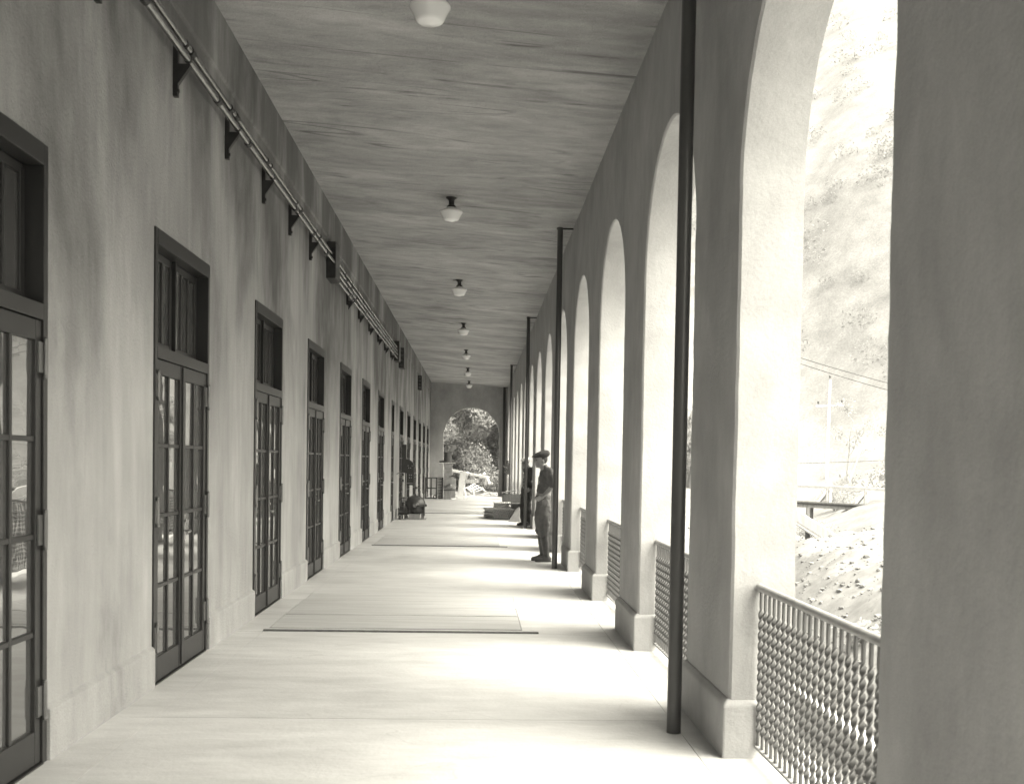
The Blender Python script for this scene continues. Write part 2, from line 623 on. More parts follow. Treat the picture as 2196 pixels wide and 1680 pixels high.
def bush(label, x, y, r, seed, m='leaf_pale', n=900, leaf=0.05):
    rg = random.Random(seed)
    z0 = ground_z(x, y)
    t = thing('bush', (x, y, z0), label, 'bush')
    st, cb = MB(), MB()
    for i in range(7):
        a = rg.uniform(0, 6.3)
        st.tube([(x, y, z0 - .05), (x + math.cos(a) * r * .4, y + math.sin(a) * r * .4, z0 + r * .5), (x + math.cos(a) * r * .7, y + math.sin(a) * r * .7, z0 + r * .9)], [.02, .015, .006], 5)
        leaf_cloud(cb, (x + math.cos(a) * r * .55, y + math.sin(a) * r * .55, z0 + r * rg.uniform(.4, .9)), r * .5, n // 7, leaf, rg)
    st.build('stem', M['bark'], t)
    cb.build('foliage', M[m], t)
bush('low weedy bush on the near bank above the railing', 3.75, 9.9, 0.26, 31, n=500, leaf=0.03)
bush('scrubby bush at the foot of the spoil bank in the gully', 8.4, 26.5, 0.8, 32)
bush('dry bush under the left end of the footbridge', 12.6, 37, 0.8, 33)
bush('leafy bush beyond the white barrier on the right of the end arch', 1.9, 54.5, 1.0, 41, leaf=.06, n=3000)
bush('leafy bush beyond the stack on the left of the end arch', -2.3, 54.5, 1.1, 42, leaf=.06, n=3000)
bush('rounded bush behind the footbridge railing', 21.5, 60, 1.3, 34, leaf=0.09)

# ------------------------------------------------------------------ footbridge, utility pole, wires on the hillside side
def at_ray(u, v, Y):
    """point at depth Y seen at photo position (display scale 2196 wide): used only to measure where things stand"""
    k = 0.0164
    du, dv = u - 1022.9, v - 990.5
    return ((du + dv * k) / 2174 * Y, Y, HC - (dv - du * k) / 2174 * Y)

fa, fb = Vector((17.2, 57.0, -0.42)), Vector((25.6, 52.6, -0.62))
fdir = (fb - fa).normalized()
bridge = thing('footbridge', tuple(fa), 'pale timber footbridge with braced railing carrying a dark pipe over the gully', 'bridge')
side = Vector((-fdir.y, fdir.x, 0)).normalized()
L = (fb - fa).length
ext = 3.5
start, stop = fa - fdir * ext, fb + fdir * ext
for s in (-1, 1):
    off = side * s * 0.6
    MB().beam(start + off - Vector((0, 0, .12)), stop + off - Vector((0, 0, .12)), 0.12, 0.2).build('stringer', M['wood'], bridge)
    MB().beam(start + off + Vector((0, 0, .95)), stop + off + Vector((0, 0, .95)), 0.08, 0.14).build('handrail', M['wood_pale' if s > 0 else 'box'], bridge)
    n = int((L + 2 * ext) / 2.0)
    for i in range(n + 1):
        p = start + fdir * (i * 2.0 + 0.2) + off
        MB().beam(p - Vector((0, 0, .2)), p + Vector((0, 0, .93)), 0.11, 0.11).build('post', M['wood_pale' if s > 0 else 'box'], bridge)
        q = p - fdir * 0.65
        MB().beam(q - Vector((0, 0, .1)) + side * s * .0, p + Vector((0, 0, .78)), 0.07, 0.09).build('brace', M['wood_pale' if s < 0 else 'wood_dark'], bridge)
for i in range(int((L + 2 * ext) / 0.26)):
    p = start + fdir * (i * 0.26 + .1) + Vector((0, 0, .01))
    MB().beam(p - side * .75, p + side * .75, 0.24, 0.05).build('plank', M['wood'], bridge)
MB().tube([start - side * .85 + Vector((0, 0, .06)), stop - side * .85 + Vector((0, 0, .06))], 0.09, 10).build('pipe', M['iron'], bridge)
for i in range(4):
    p = start + fdir * (1.0 + i * 4.2)
    for s in (-1, 1):
        q = p + side * s * .6
        MB().beam((q.x, q.y, ground_z(q.x, q.y) - .3), (q.x, q.y, q.z - .2), .16, .16).build('trestle_leg', M['wood'], bridge)

ft = thing('timber_chute', (9.6, 33, ground_z(9.6, 33)), 'long weathered timber chute sloping down beside the spoil bank', 'chute')
pa, pb = Vector(at_ray(1675, 1082, 33)), Vector(at_ray(1812, 1168, 30))
for s, nm, mm in ((0.28, 'board', 'wood'), (-0.28, 'board', 'wood_pale')):
    MB().beam(pa + Vector((0, s, 0)), pb + Vector((0, s, 0)), 0.05, 0.3).build(nm, M[mm], ft)
MB().beam(pa - Vector((0, 0, .13)), pb - Vector((0, 0, .13)), 0.54, 0.04).build('bottom_board', M['wood'], ft)
for k in (0.05, 0.5, 0.9):
    p = pa.lerp(pb, k)
    MB().beam((p.x, p.y, ground_z(p.x, p.y) - .3), (p.x, p.y, p.z - .16), .12, .12).build('leg', M['wood_dark'], ft)

ux, uy, _ = at_ray(1781, 1000, 88)
uz = ground_z(ux, uy)
utop = at_ray(1784, 812, 88)[2]
up = thing('utility_pole', (ux, uy, uz), 'tall pale utility pole with one crossarm on the hillside beyond the footbridge', 'utility pole')
MB().tube([(ux, uy, uz - .5), (ux + .1, uy, utop)], [.15, .10], 10).build('pole', M['wood_pale'], up)
MB().beam((ux - 1.15, uy - .14, utop - 2.35), (ux + 1.35, uy - .14, utop - 2.2), .1, .12).build('crossarm', M['wood_pale'], up)
for dx, dz in ((-.95, -2.2), (1.15, -2.06), (.08, .06)):
    MB().lathe([(.03, 0), (.03, .1), (.09, .12), (.1, .2), (.06, .3), (0, .31)], (ux + dx, uy - .14 if dz < 0 else uy, utop + dz), n=10).build('insulator', M['iron'], up)

def wire(label, a, b, sag, r=0.014):
    a, b = Vector(a), Vector(b)
    pts = [a.lerp(b, i / 16) - Vector((0, 0, sag * 4 * (i / 16) * (1 - i / 16))) for i in range(17)]
    tag(MB().tube(pts, r, 5).build('overhead_wire', M['black']), label, 'wire', 'overhead wires outside the arcade')
wire('upper of two overhead wires slanting down to the right above the utility pole', at_ray(1500, 690, 46), at_ray(2100, 862, 40), .25)
wire('lower of two overhead wires slanting down to the right above the utility pole', at_ray(1500, 700, 47), at_ray(2100, 880, 41), .25)
wire('lone level wire passing in front of the utility pole foot', at_ray(1500, 998, 70), at_ray(2150, 975, 62), .1)

# kerb and pipe in the trench below the near railing
tag(MB().box(2.78, 2.95, 1.0, 9.5, -1.2, -0.42).build('concrete_kerb', M['concrete'], bevel=.01), 'low pale concrete kerb outside below the near railing', 'kerb')
tag(MB().tube([(2.66, 1.0, -.515), (2.66, 9.6, -.515)], .035, 12).build('drain_pipe', M['iron']), 'dark pipe lying along the kerb below the near railing', 'pipe')

tag(MB().box(1.73, 2.775, Y0, 46, -1.2, -0.56).build('drain_apron', M['concrete']), 'pale concrete apron along the foot of the arcade outside', kind='structure')

# ------------------------------------------------------------------ floor
slab = thing('floor', (0, 18, 0), 'pale trowelled concrete floor of the corridor', None)
del slab['label']
slab['kind'] = 'structure'
slab['label'] = 'pale trowelled concrete floor of the corridor'
MB().box(XL - .3, XO + .03, Y0, YE + .42, -1.3, -0.012).build('floor_base', M['joint'], slab)
XJ1, XJ2 = -1.88, 1.20
ycuts = [Y0] + [9.09 + BAY * i for i in range(-6, 13)] + [YE + .42]
gap = 0.0018
for a, b in zip(ycuts[:-1], ycuts[1:]):
    for (x0, x1) in ((XL - .3, XJ1), (XJ1, XJ2), (XJ2, XO + .03)):
        MB().box(x0 + gap, x1 - gap, a + gap, b - gap, -.1, 0.0).build('slab', M['floor'], slab)

def hatch(label, ya, yb, x0, x1, n, seed):
    rg = random.Random(seed)
    t = thing('floor_hatch', ((x0 + x1) / 2, ya, 0), label, 'hatch', 'plank covered floor hatches')
    MB().box(x0, x1, ya, yb, -.005, .003).build('bed', M['joint'], t)
    w = (yb - ya) / n
    for i in range(n):
        a = ya + w * i
        e = rg.uniform(.004, .011)
        bx = MB().box(x0 + .004 + rg.uniform(0, .012), x1 - .004 - rg.uniform(0, .012), a + e * .5, a + w - e * .5, .0035, .012 + rg.uniform(-.002, .003))
        bx.build('plank', M['hatch'], t, origin=((x0 + x1) / 2 + rg.uniform(-2, 2), a, 0))
    MB().box(x0 - .02, x1 + .14, ya - .17, ya - .13, -.004, .014).build('edge_angle', M['wood_dark'], t)
hatch('nearest plank hatch let into the floor before the second door', 9.27, 11.6, -1.87, 0.44, 9, 1)
hatch('second plank hatch across the floor before the standing man', 18.62, 20.9, -1.87, 0.44, 9, 2)
hatch('farthest plank hatch across the floor beside the pump and pipe pile', 30.3, 32.6, -1.87, 0.44, 8, 3)

# ------------------------------------------------------------------ left wall with door openings
lw = thing('wall', (XL, 18, 0), 'long stained plaster wall pierced by dark glazed doors', 'wall')
mb = MB()
loop = [(Y0, -.05)]
single = {8: (0.43, 1.13)}
for k, y in DOORS.items():
    a, b = (y + single[k][0], y + single[k][1]) if k in single else (y, y + DW)
    loop += [(a, -.05), (a, DH), (b, DH), (b, -.05)]
loop += [(YE + .3, -.05), (YE + .3, HL + .3), (Y0, HL + .3)]
poly_face(mb, loop, lambda y, z: (XL, y, z))
for k, y in DOORS.items():
    a, b = (y + single[k][0], y + single[k][1]) if k in single else (y, y + DW)
    xb = XL - .3
    mb.add([(XL, a, -.05), (XL, a, DH), (xb, a, DH), (xb, a, -.05)], [(0, 1, 2, 3)])
    mb.add([(XL, b, -.05), (XL, b, DH), (xb, b, DH), (xb, b, -.05)], [(3, 2, 1, 0)])
    mb.add([(XL, a, DH), (XL, b, DH), (xb, b, DH), (xb, a, DH)], [(0, 1, 2, 3)])
mb.box(XL - 11, XL - .3, Y0, YE + .35, -1.2, 7.2)
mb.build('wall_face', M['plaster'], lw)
# shallow plaster beam at the head of the wall
bb = MB()
prof = [(XL - .01, 4.66), (XL + .012, 4.672), (XL + .02, 4.69), (XL + .02, HL + .05)]
bb.add([(x, y, z) for y in (Y0, YE - .0015) for x, z in prof], [(i, i + 1, i + 5, i + 4) for i in range(3)])
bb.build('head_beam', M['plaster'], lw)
edges = []
prev = Y0
for k, y in DOORS.items():
    a, b = (y + single[k][0], y + single[k][1]) if k in single else (y, y + DW)
    edges.append((prev, a))
    prev = b
edges.append((prev, YE - .002))
for a, b in edges:
    p = MB()
    z1, z2, pr = .255, .285, .028
    vs = [(XL - .01, a + .003, -.01), (XL + pr, a + .003, -.01), (XL + pr, a + .003, z1), (XL - .01, a + .003, z2)]
    vs += [(x, b - .003, z) for x, _, z in vs]
    p.add(vs, [(0, 1, 2, 3), (7, 6, 5, 4), (1, 5, 6, 2), (2, 6, 7, 3)])
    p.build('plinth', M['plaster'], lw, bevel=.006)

# ------------------------------------------------------------------ doors
def build_door(single_leaf=False):
    W = .70 if single_leaf else DW
    root = thing('door', (XL, 0, 0), 'glazed door', 'door', 'dark glazed doors along the left wall')
    P = lambda x: XL + x
    f = MB()
    f.box(P(-.26), P(.012), .003, .052, 0, DH - .003)
    f.box(P(-.26), P(.012), W - .052, W - .003, 0, DH - .003)
    f.box(P(-.26), P(.014), .053, W - .053, DH - .108, DH - .004)
    f.box(P(-.26), P(.013), .053, W - .053, 2.205, 2.285)
    f.box(P(-.27), P(.018), .05, W - .05, -.01, .008)
    f.build('frame', M['paint'], root, bevel=.003)
    halves = [(.054, W - .054)] if single_leaf else [(.054, W / 2 - .012), (W / 2 + .012, W - .054)]
    if not single_leaf:
        MB().box(P(-.135), P(-.055), W / 2 - .011, W / 2 + .011, 2.286, DH - .11).build('mullion', M['paint'], root)
    for a, b in halves:
        s = MB()
        z0, z1 = 2.29, DH - .112
        xa, xb = P(-.115), P(-.080)
        s.box(xa, xb, a, a + .05, z0, z1)
        s.box(xa, xb, b - .05, b, z0, z1)
        s.box(xa + .001, xb - .001, a + .05, b - .05, z0, z0 + .05)
        s.box(xa + .001, xb - .001, a + .05, b - .05, z1 - .05, z1)
        n = 3
        pw = (b - a - .1) / n
        for i in range(1, n):
            yy = a + .05 + pw * i
            s.box(xa + .002, xb - .002, yy - .012, yy + .012, z0 + .05, z1 - .05)
        so = s.build('sash', M['paint'], root, bevel=.003)
        for i in range(n):
            y_a = a + .05 + pw * i + (.012 if i else 0)
            y_b = a + .05 + pw * (i + 1) - (.012 if i < n - 1 else 0)
            cx = (xa + xb) / 2
            MB().box(cx - .002, cx + .002, y_a, y_b, z0 + .05, z1 - .05).build('pane', M['glass'], so, origin=(cx, (y_a + y_b) / 2, (z0 + z1) / 2))
    leaves = [(.055, W - .055)] if single_leaf else [(.055, W / 2 - .003), (W / 2 + .003, W - .055)]
    for li, (a, b) in enumerate(leaves):
        s = MB()
        z0, z1 = .012, 2.2
        xa, xb = P(-.045), P(.002)
        st = .064
        s.box(xa, xb, a, a + st, z0, z1)
        s.box(xa, xb, b - st, b, z0, z1)
        s.box(xa + .001, xb - .001, a + st, b - st, z0, z0 + .165)
        s.box(xa + .001, xb - .001, a + st, b - st, z1 - .1, z1)
        zz0, zz1 = z0 + .165, z1 - .1
        rows = 4
        ph = (zz1 - zz0) / rows
        mid = (a + b) / 2
        s.box(xa + .006, xb - .006, mid - .014, mid + .014, zz0, zz1)
        for r in range(1, rows):
            s.box(xa + .007, xb - .007, a + st, mid - .0145, zz0 + ph * r - .013, zz0 + ph * r + .013)
            s.box(xa + .007, xb - .007, mid + .0145, b - st, zz0 + ph * r - .013, zz0 + ph * r + .013)
        # a bead round the outer edge where the leaves meet
        if not single_leaf and li == 0:
            s.box(xb - .002, xb + .012, b - .03, b + .012, z0 + .01, z1 - .005)
        lo = s.build('door_leaf', M['paint'], root, bevel=.003)
        cx = P(-.022)
        for r in range(rows):
            for (ya, yb) in ((a + st, mid - .014), (mid + .014, b - st)):
                za, zb = zz0 + ph * r + (.013 if r else 0), zz0 + ph * (r + 1) - (.013 if r < rows - 1 else 0)
                MB().box(cx - .002, cx + .002, ya, yb, za, zb).build('pane', M['glass'], lo, origin=(cx, (ya + yb) / 2, (za + zb) / 2))
        hy = a if (li == 0) else b
        sgn = -1 if li == 0 else 1
        for hz in (.32, 1.17, 2.02):
            h = MB()
            h.tube([(P(.022), hy + sgn * .006, hz - .085), (P(.022), hy + sgn * .006, hz + .085)], .011, 8)
            h.ball((P(.022), hy + sgn * .006, hz + .093), .012, 8, 6)
            h.ball((P(.022), hy + sgn * .006, hz - .093), .012, 8, 6)
            h.box(P(.003), P(.012), hy - sgn * .05 if sgn > 0 else hy, hy if sgn > 0 else hy - sgn * .05, hz - .075, hz + .075)
            h.box(P(.013), P(.018), hy if sgn > 0 else hy - .04, hy + .04 if sgn > 0 else hy, hz - .075, hz + .075)
            h.build('hinge', M['hinge'], lo)
        if li == len(leaves) - 1:
            y_h = a + .035 if not single_leaf else a + .04
            h = MB()
            h.box(P(.003), P(.008), y_h - .02, y_h + .02, .93, 1.12)
            h.tube([(P(.008), y_h, 1.0), (P(.05), y_h, 1.0), (P(.056), y_h - .02, 1.0), (P(.056), y_h - .11, .995)], .009, 8)
            h.tube([(P(.004), y_h, 1.075), (P(.02), y_h, 1.075)], .013, 10)
            h.build('handle', M['brass'], lo)
    return root

DLAB = {1: 'nearest dark double door cut off by the left edge of the picture',
        2: 'second dark double door, the nearest one shown whole',
        3: 'third double door, beside the nearest plank hatch in the floor',
        4: 'fourth dark double door along the wall, just past the nearest plank hatch',
        5: 'fifth dark double door from the camera',
        6: 'sixth dark double door from the camera',
        7: 'seventh double door, last one before the narrow single door',
        8: 'narrow single door just before the pump',
        9: 'double door partly hidden behind the pump riser pipe',
        10: 'double door just past the pump, tenth from the camera',
        11: 'eleventh double door, fourth from the far end',
        12: 'third double door from the far end of the wall',
        13: 'second to last double door before the end wall',
        14: 'last double door, at the corner with the end wall'}
proto = build_door()
rgp = random.Random(5)
for k, y in DOORS.items():
    if k in single:
        d = build_door(True)
        d.location.y = y + single[k][0]
    else:
        d = proto if k == 1 else copy_tree(proto)
        d.location.y = y
    d['label'] = DLAB[k]
    for ch in d.children:
        for p in ch.children:
            if p.name.startswith('pane'):
                p.rotation_euler = (0, rgp.gauss(0, .0025), rgp.gauss(0, .003))

# ------------------------------------------------------------------ arcade wall
def wob(s, y, z):
    return 0.015 * noise.noise(Vector((s * 9.1, y * 2.2 + z * 4.5, z * 1.1))) + 0.009 * noise.noise(Vector((s * 3.3, y * 9, z * 14)))

def opening_profile(y0, w, apex, key, inset=0.0, nj=46, na=44, zb=-.03):
    r = w / 2
    zs = apex - r
    cy = y0 + r
    pts = []
    for i in range(nj):
        z = zb + (zs - zb) * i / nj
        pts.append((y0 - inset + wob(key, y0, z), z))
    for i in range(na + 1):
        t = PI - PI * i / na
        rr = r + inset + wob(key + .5, t, zs)
        pts.append((cy + rr * math.cos(t), zs + rr * math.sin(t)))
    for i in range(nj - 1, -1, -1):
        z = zb + (zs - zb) * i / nj
        pts.append((y0 + w + inset + wob(key + .9, y0 + w, z), z))
    return pts

def wall_with_arches(mb, openings, u0, u1, top0, top1, d0, d1, place, ch=.014):
    """u runs along the wall, d is depth; openings: (start, width, apex)"""
    A = [opening_profile(o[0], o[1], o[2], i * 1.7, ch) for i, o in enumerate(openings)]
    Bp = [opening_profile(o[0], o[1], o[2], i * 1.7, 0) for i, o in enumerate(openings)]
    Cp = [opening_profile(o[0], o[1], o[2], i * 1.7 + 40, 0) for i, o in enumerate(openings)]
    for prof, dd, flip, top in ((A, d0, False, top0), (Cp, d1, True, top1)):
        loop = [(u0, -.03)]
        for p in prof:
            loop += p
        loop += [(u1, -.03), (u1, top), (u0, top)]
        poly_face(mb, loop, lambda u, z: place(u, dd, z), flip)
    for a, b, c in zip(A, Bp, Cp):
        n = len(a)
        vs = [place(u, d0, z) for u, z in a] + [place(u, d0 + (ch if d1 > d0 else -ch), z) for u, z in b] + [place(u, d1, z) for u, z in c]
        fs = []
        for i in range(n - 1):
            for s in (0, 1):
                fs.append((s * n + i, s * n + i + 1, (s + 1) * n + i + 1, (s + 1) * n + i))
        mb.add(vs, fs, True)

aw = thing('arcade', (XR, 18, 0), 'plastered arcade wall of round arches on thick piers', 'wall')
openings = [(ARCH0 + BAY * k, AW, APEX) for k in range(-4, 14)]
mb = MB()
wall_with_arches(mb, openings, Y0, YE + .35, HR + .3, HR + .3, XR, XO, lambda u, d, z: (d, u, z))
mb.build('arcade_wall', M['arcade'], aw)
for k in range(-4, 14):
    a = ARCH0 + BAY * (k - 1) + AW
    b = ARCH0 + BAY * k
    if k == -4:
        a = Y0
    p = MB()
    e, pr, zt = .022, .034, .30
    x0, x1 = XR - pr, XO + .02
    def ring(z, s):
        return [(x0 + s, a - e + s, z), (x0 + s, b + e - s, z), (x1 - s, b + e - s, z), (x1 - s, a - e + s, z)]
    vs = ring(-.01, 0) + ring(zt - .02, 0) + ring(zt + .012, .028)
    fs = []
    for r_ in (0, 4):
        for i in range(4):
            j = (i + 1) % 4
            fs.append((r_ + j, r_ + i, r_ + 4 + i, r_ + 4 + j))
    fs.append((11, 10, 9, 8))
    p.add(vs, fs)
    p.build('plinth', M['arcade'], aw, bevel=.01)
p = MB().box(XR - .034, XO + .02, ARCH0 + BAY * 13 + AW - .022, YE - .004, -.01, .3)
p.build('plinth', M['arcade'], aw, bevel=.01)

# end wall with its arch
ew = thing('wall', (0, YE, 0), 'plaster end wall with one broad round arch open to the trees', 'wall')
mb = MB()
wall_with_arches(mb, [(-1.54, 2.536, 4.02)], XL - .05, XR - .003, HL + .2, HL + .2, YE, YE + .38, lambda u, d, z: (u, d, z))
mb.build('wall_face', M['arcade'], ew)
MB().box(1.0 - .02, XR - .035, YE - .035, YE + .40, -.01, .31).build('plinth', M['arcade'], ew, bevel=.01)
MB().box(XL + .03, -1.54 + .02, YE - .035, YE + .40, -.01, .31).build('plinth', M['arcade'], ew, bevel=.01)
tag(MB().box(XL - .3, XO, Y0 - .35, Y0, -.1, 5.5).build('wall', M['arcade']), 'plain plaster wall closing the corridor behind the camera', 'wall')

# ceiling slab, sloping a little towards the arcade
cb = MB()
ys = [Y0 - .35] + [Y0 + i * (YE + .4 - Y0) / 40 for i in range(1, 41)]
vs, fs = [], []
for y in ys:
    for i in range(13):
        x = XL - .3 + (XO + .25 - XL + .3) * i / 12
        vs.append((x, y, ceil_z(min(x, XR)) + .012 * noise.noise(Vector((x * .5, y * 1.1, 0)))))
for j in range(len(ys) - 1):
    for i in range(12):
        fs.append((j * 13 + i, (j + 1) * 13 + i, (j + 1) * 13 + i + 1, j * 13 + i + 1))
cb.add(vs, fs, True)
cb.box(XL - .3, XO + .25, Y0 - .35, YE + .55, 5.25, 5.65)
tag(cb.build('ceiling', M['ceiling']), 'streaked board marked plaster ceiling of the corridor', kind='structure')

# ------------------------------------------------------------------ railings of twisted bars in the arches
RX, RZ = 1.50, 0.895
NB = 25
def twisted_bar():
    mb = MB()
    z0, z1 = .070, RZ
    ta, tb = z0 + .07, z1 - .10
    pitch = (tb - ta) / 6
    w, th = .0245, .010
    n = 104
    vs, fs = [], []
    for i in range(n + 1):
        z = z0 + (z1 - z0) * i / n
        a = 2 * PI * (min(max(z, ta), tb) - ta) / pitch
        c, s = math.cos(a), math.sin(a)
        for (du, dv) in ((-w / 2, -th / 2), (w / 2, -th / 2), (w / 2, th / 2), (-w / 2, th / 2)):
            vs.append((dv * c - du * s, du * c + dv * s, z))
    for i in range(n):
        for k in range(4):
            k2 = (k + 1) % 4
            fs.append((i * 4 + k, i * 4 + k2, (i + 1) * 4 + k2, (i + 1) * 4 + k))
    mb.add(vs, fs, True)
    me = mb.build('bar', M['bar'], sharp=50)
    return me
bar0 = twisted_bar()
first_bar = True
for k in range(-1, 14):
    a = ARCH0 + BAY * k
    b = a + AW
    where = ('arch beside the camera' if k == -1 else 'nearest arch in view' if k == 0 else ORD[k] + ' arch from the camera')
    t = thing('railing', (RX, (a + b) / 2, 0), 'twisted bar railing with round top rail in the ' + where, 'railing', 'railings between the arcade piers')
    MB().tube([(RX, a - .02, RZ + .01), (RX, b + .02, RZ + .01)], .021, 14).build('top_rail', M['rail'], t)
    MB().box(RX - .017, RX + .017, a - .02, b + .02, .062, .076).build('bottom_rail', M['rail'], t)
    for i in range(NB):
        if first_bar:
            o = bar0
            first_bar = False
        else:
            o = bar0.copy()
            C.objects.link(o)
        o.parent = t
        o.location = (0, -AW / 2 + AW * (i + .5) / NB, 0)

# ------------------------------------------------------------------ poles
def pole(label, y, x=1.16, top=None, r=.041):
    zc = ceil_z(x) if top is None else top
    t = thing('pole', (x, y, 0), label, 'pole', 'dark iron poles along the arcade')
    MB().tube([(x, y, -.02), (x, y, zc + .01)], r, 20).build('shaft', M['pole'], t)
    MB().box(x - .05, x + .20, y - .02, y + .02, zc - .022, zc - .004).build('top_bracket', M['black'], t)
pole('nearest dark iron pole standing before the first full pier', 5.78)
pole('second dark iron pole, right beside the man in breeches', 14.83)
pole('third dark iron pole, half hiding the man in the pale cap', 23.9)
pole('fourth dark iron pole, with a switch box fixed to it', 35.6)
pole('farthest dark iron pole in the corner by the end wall', 46.2, x=1.2, r=.06)

# ------------------------------------------------------------------ ceiling lamps
def lamp():
    t = thing('ceiling_lamp', (0, 0, 0), 'lamp', 'ceiling lamp', 'opal ceiling lamps in a row')
    MB().lathe([(0, 0), (.072, 0), (.075, -.012), (.06, -.022), (.045, -.035), (.036, -.05), (.036, -.10), (.055, -.112), (.062, -.13), (.06, -.15), (0, -.15)], (0, 0, 0), n=28).build('holder', M['black'], t)
    MB().lathe([(.05, -.125), (.062, -.14), (.075, -.155), (.12, -.17), (.145, -.183), (.153, -.196), (.15, -.208), (.138, -.225), (.122, -.255), (.108, -.285), (.098, -.303), (.08, -.311), (.05, -.315), (.03, -.322), (0, -.325)], (0, 0, 0), n=36).build('glass_shade', M['opal'], t, sharp=60)
    return t
l0 = lamp()
for i in range(7):
    o = l0 if i == 0 else copy_tree(l0)
    x = -.394
    o.location = (x, 7.5465 + 6.1 * i, ceil_z(x) + .004)
    o['label'] = ['nearest opal glass ceiling lamp, cut by the top edge of the picture', 'second opal glass ceiling lamp, the nearest one shown whole'][i] if i < 2 else \
        (ORD[i] + ' opal glass ceiling lamp from the camera' if i < 6 else 'last opal glass ceiling lamp, just before the end wall')

# ------------------------------------------------------------------ conduits on the left wall
def conduit_run(label, y0, y1, pipes, brackets, joints, r=.025):
    t = thing('conduit_run', (XL, y0, 4.3), label, 'conduit')
    for i, (dx, z) in enumerate(pipes):
        po = MB().tube([(XL + dx, y0, z), (XL + dx, y1, z)], r, 14).build('pipe', M['conduit'], t)
        for y in joints[i % len(joints)]:
            MB().tube([(XL + dx, y - .035, z), (XL + dx, y + .035, z)], r + .006, 14).build('coupling', M['black'], po)
    zt = max(z for _, z in pipes)
    zb_ = min(z for _, z in pipes)
    for y in brackets:
        b = MB()
        b.box(XL + .001, XL + .034, y - .02, y + .02, 4.055, zt + .05)
        zl = zb_ - r - .012
        b.add([(XL + .034, y - .02, zl - .14), (XL + .034, y + .02, zl - .14), (XL + .034, y + .02, zl), (XL + .034, y - .02, zl),
               (XL + .12, y - .02, zl - .012), (XL + .12, y + .02, zl - .012), (XL + .12, y + .02, zl), (XL + .12, y - .02, zl)],
              [(0, 4, 5, 1), (3, 2, 6, 7), (0, 3, 7, 4), (1, 5, 6, 2), (4, 7, 6, 5)])
        b.tube([(XL + .034, y - .03, 4.085), (XL + .05, y - .03, 4.085)], .014, 8)
        bo = b.build('bracket', M['black'], t)
        for dx, z in pipes:
            MB().tube([(XL + dx, y - .012, z), (XL + dx, y + .012, z)], r + .004, 14).build('strap', M['black'], bo)
conduit_run('pair of steel conduits on black brackets running to the first junction box', -2, 14.40,
            [(.10, 4.315), (.075, 4.425)], [1.4, 2.85, 4.3, 5.78, 7.24, 8.70, 10.16, 11.57, 12.97], [(6.3, 8.05, 9.1, 11.4, 12.6, 13.75), (7.4, 8.55, 8.75, 10.0, 11.9, 13.3)])
conduit_run('four stacked steel conduits running from the first to the second junction box', 14.86, 26.05,
            [(.09, 4.15), (.09, 4.24), (.085, 4.33), (.08, 4.42)], [16.63, 18.25, 19.96, 21.72, 23.34, 24.95], [(16.2, 16.8, 18.9, 21.0, 23.9), (16.0, 17.1, 18.6, 20.7, 22.4, 24.3), (15.9, 16.5, 19.0, 20.3, 23.0), (15.8, 17.4, 19.6, 21.4, 24.6)], r=.022)

def junction(label, y0, y1, z0, z1, d, holes, group='junction boxes on the left wall'):
    t = thing('junction_box', (XL, (y0 + y1) / 2, z0), label, 'junction box', group)
    MB().box(XL + .002, XL + d, y0, y1, z0, z1).build('body', M['black'], t, bevel=.004)
    MB().box(XL + d + .001, XL + d + .007, y0 + .015, y1 - .015, z0 + .015, z1 - .015).build('cover', M['pole'], t)
    for i in range(holes):
        z = z0 + (z1 - z0) * (i + .6) / (holes + .2)
        MB().tube([(XL + d * .55, y0 - .015, z), (XL + d * .55, y0 + .001, z)], .03, 12).build('knockout', M['conduit'], t)
junction('nearest black junction box, where two conduits become four', 14.4, 14.86, 4.09, 4.60, .127, 0)
junction('middle black junction box, where the four conduits end', 26.05, 26.5, 4.09, 4.60, .127, 0)
junction('open black junction box right behind the one where the conduits end', 27.6, 28.05, 4.06, 4.6, .14, 4)
junction('farthest black junction box high on the wall near the end', 36.4, 36.9, 4.10, 4.60, .14, 4)

# ------------------------------------------------------------------ pump group
py, px = 26.95, -1.62
pz = .375
pump = thing('pump', (px, py, 0), 'black cast iron centrifugal pump on a grey block', 'pump')
# casing: axis along Y
MB().lathe([(0, -.26), (.055, -.26), (.06, -.20), (.075, -.17), (.12, -.15), (.18, -.12), (.225, -.07), (.25, -.05), (.25, .05), (.225, .07), (.16, .14), (0, .16)], (px, py, pz), (0, 1, 0), 36).build('casing', M['iron'], pump, sharp=40)
MB().lathe([(.255, -.03), (.272, -.03), (.272, .03), (.255, .03)], (px, py, pz), (0, 1, 0), 36).build('casing_flange', M['iron'], pump)
MB().lathe([(0, -.30), (.042, -.30), (.05, -.29), (.05, -.25), (.0, -.25)], (px, py, pz), (0, 1, 0), 20).build('bearing_cap', M['hinge'], pump)
for s in (-1, 1):
    MB().box(px + s * .285 - .02, px + s * .285 + .02, py - .05, py + .05, pz - .03, pz + .03).build('lug', M['iron'], pump, bevel=.006)
for i in range(8):
    t_ = PI * (i + .5) / 8
    MB().tube([(px + .263 * math.cos(t_), py - .045, pz + .263 * math.sin(t_)), (px + .263 * math.cos(t_), py - .02, pz + .263 * math.sin(t_))], .012, 6).build('bolt', M['hinge'], pump)
pts = [(px + .02, py - .10, pz - .12), (px + .10, py - .17, pz - .10), (px + .17, py - .17, pz - .10), (px + .245, py - .17, pz - .12)]
MB().tube(pts, [.12, .115, .10, .10], 18).build('outlet', M['iron'], pump)
MB().tube([(px + .235, py - .17, pz - .12), (px + .265, py - .17, pz - .12)], .155, 26).build('outlet_flange', M['iron'], pump)
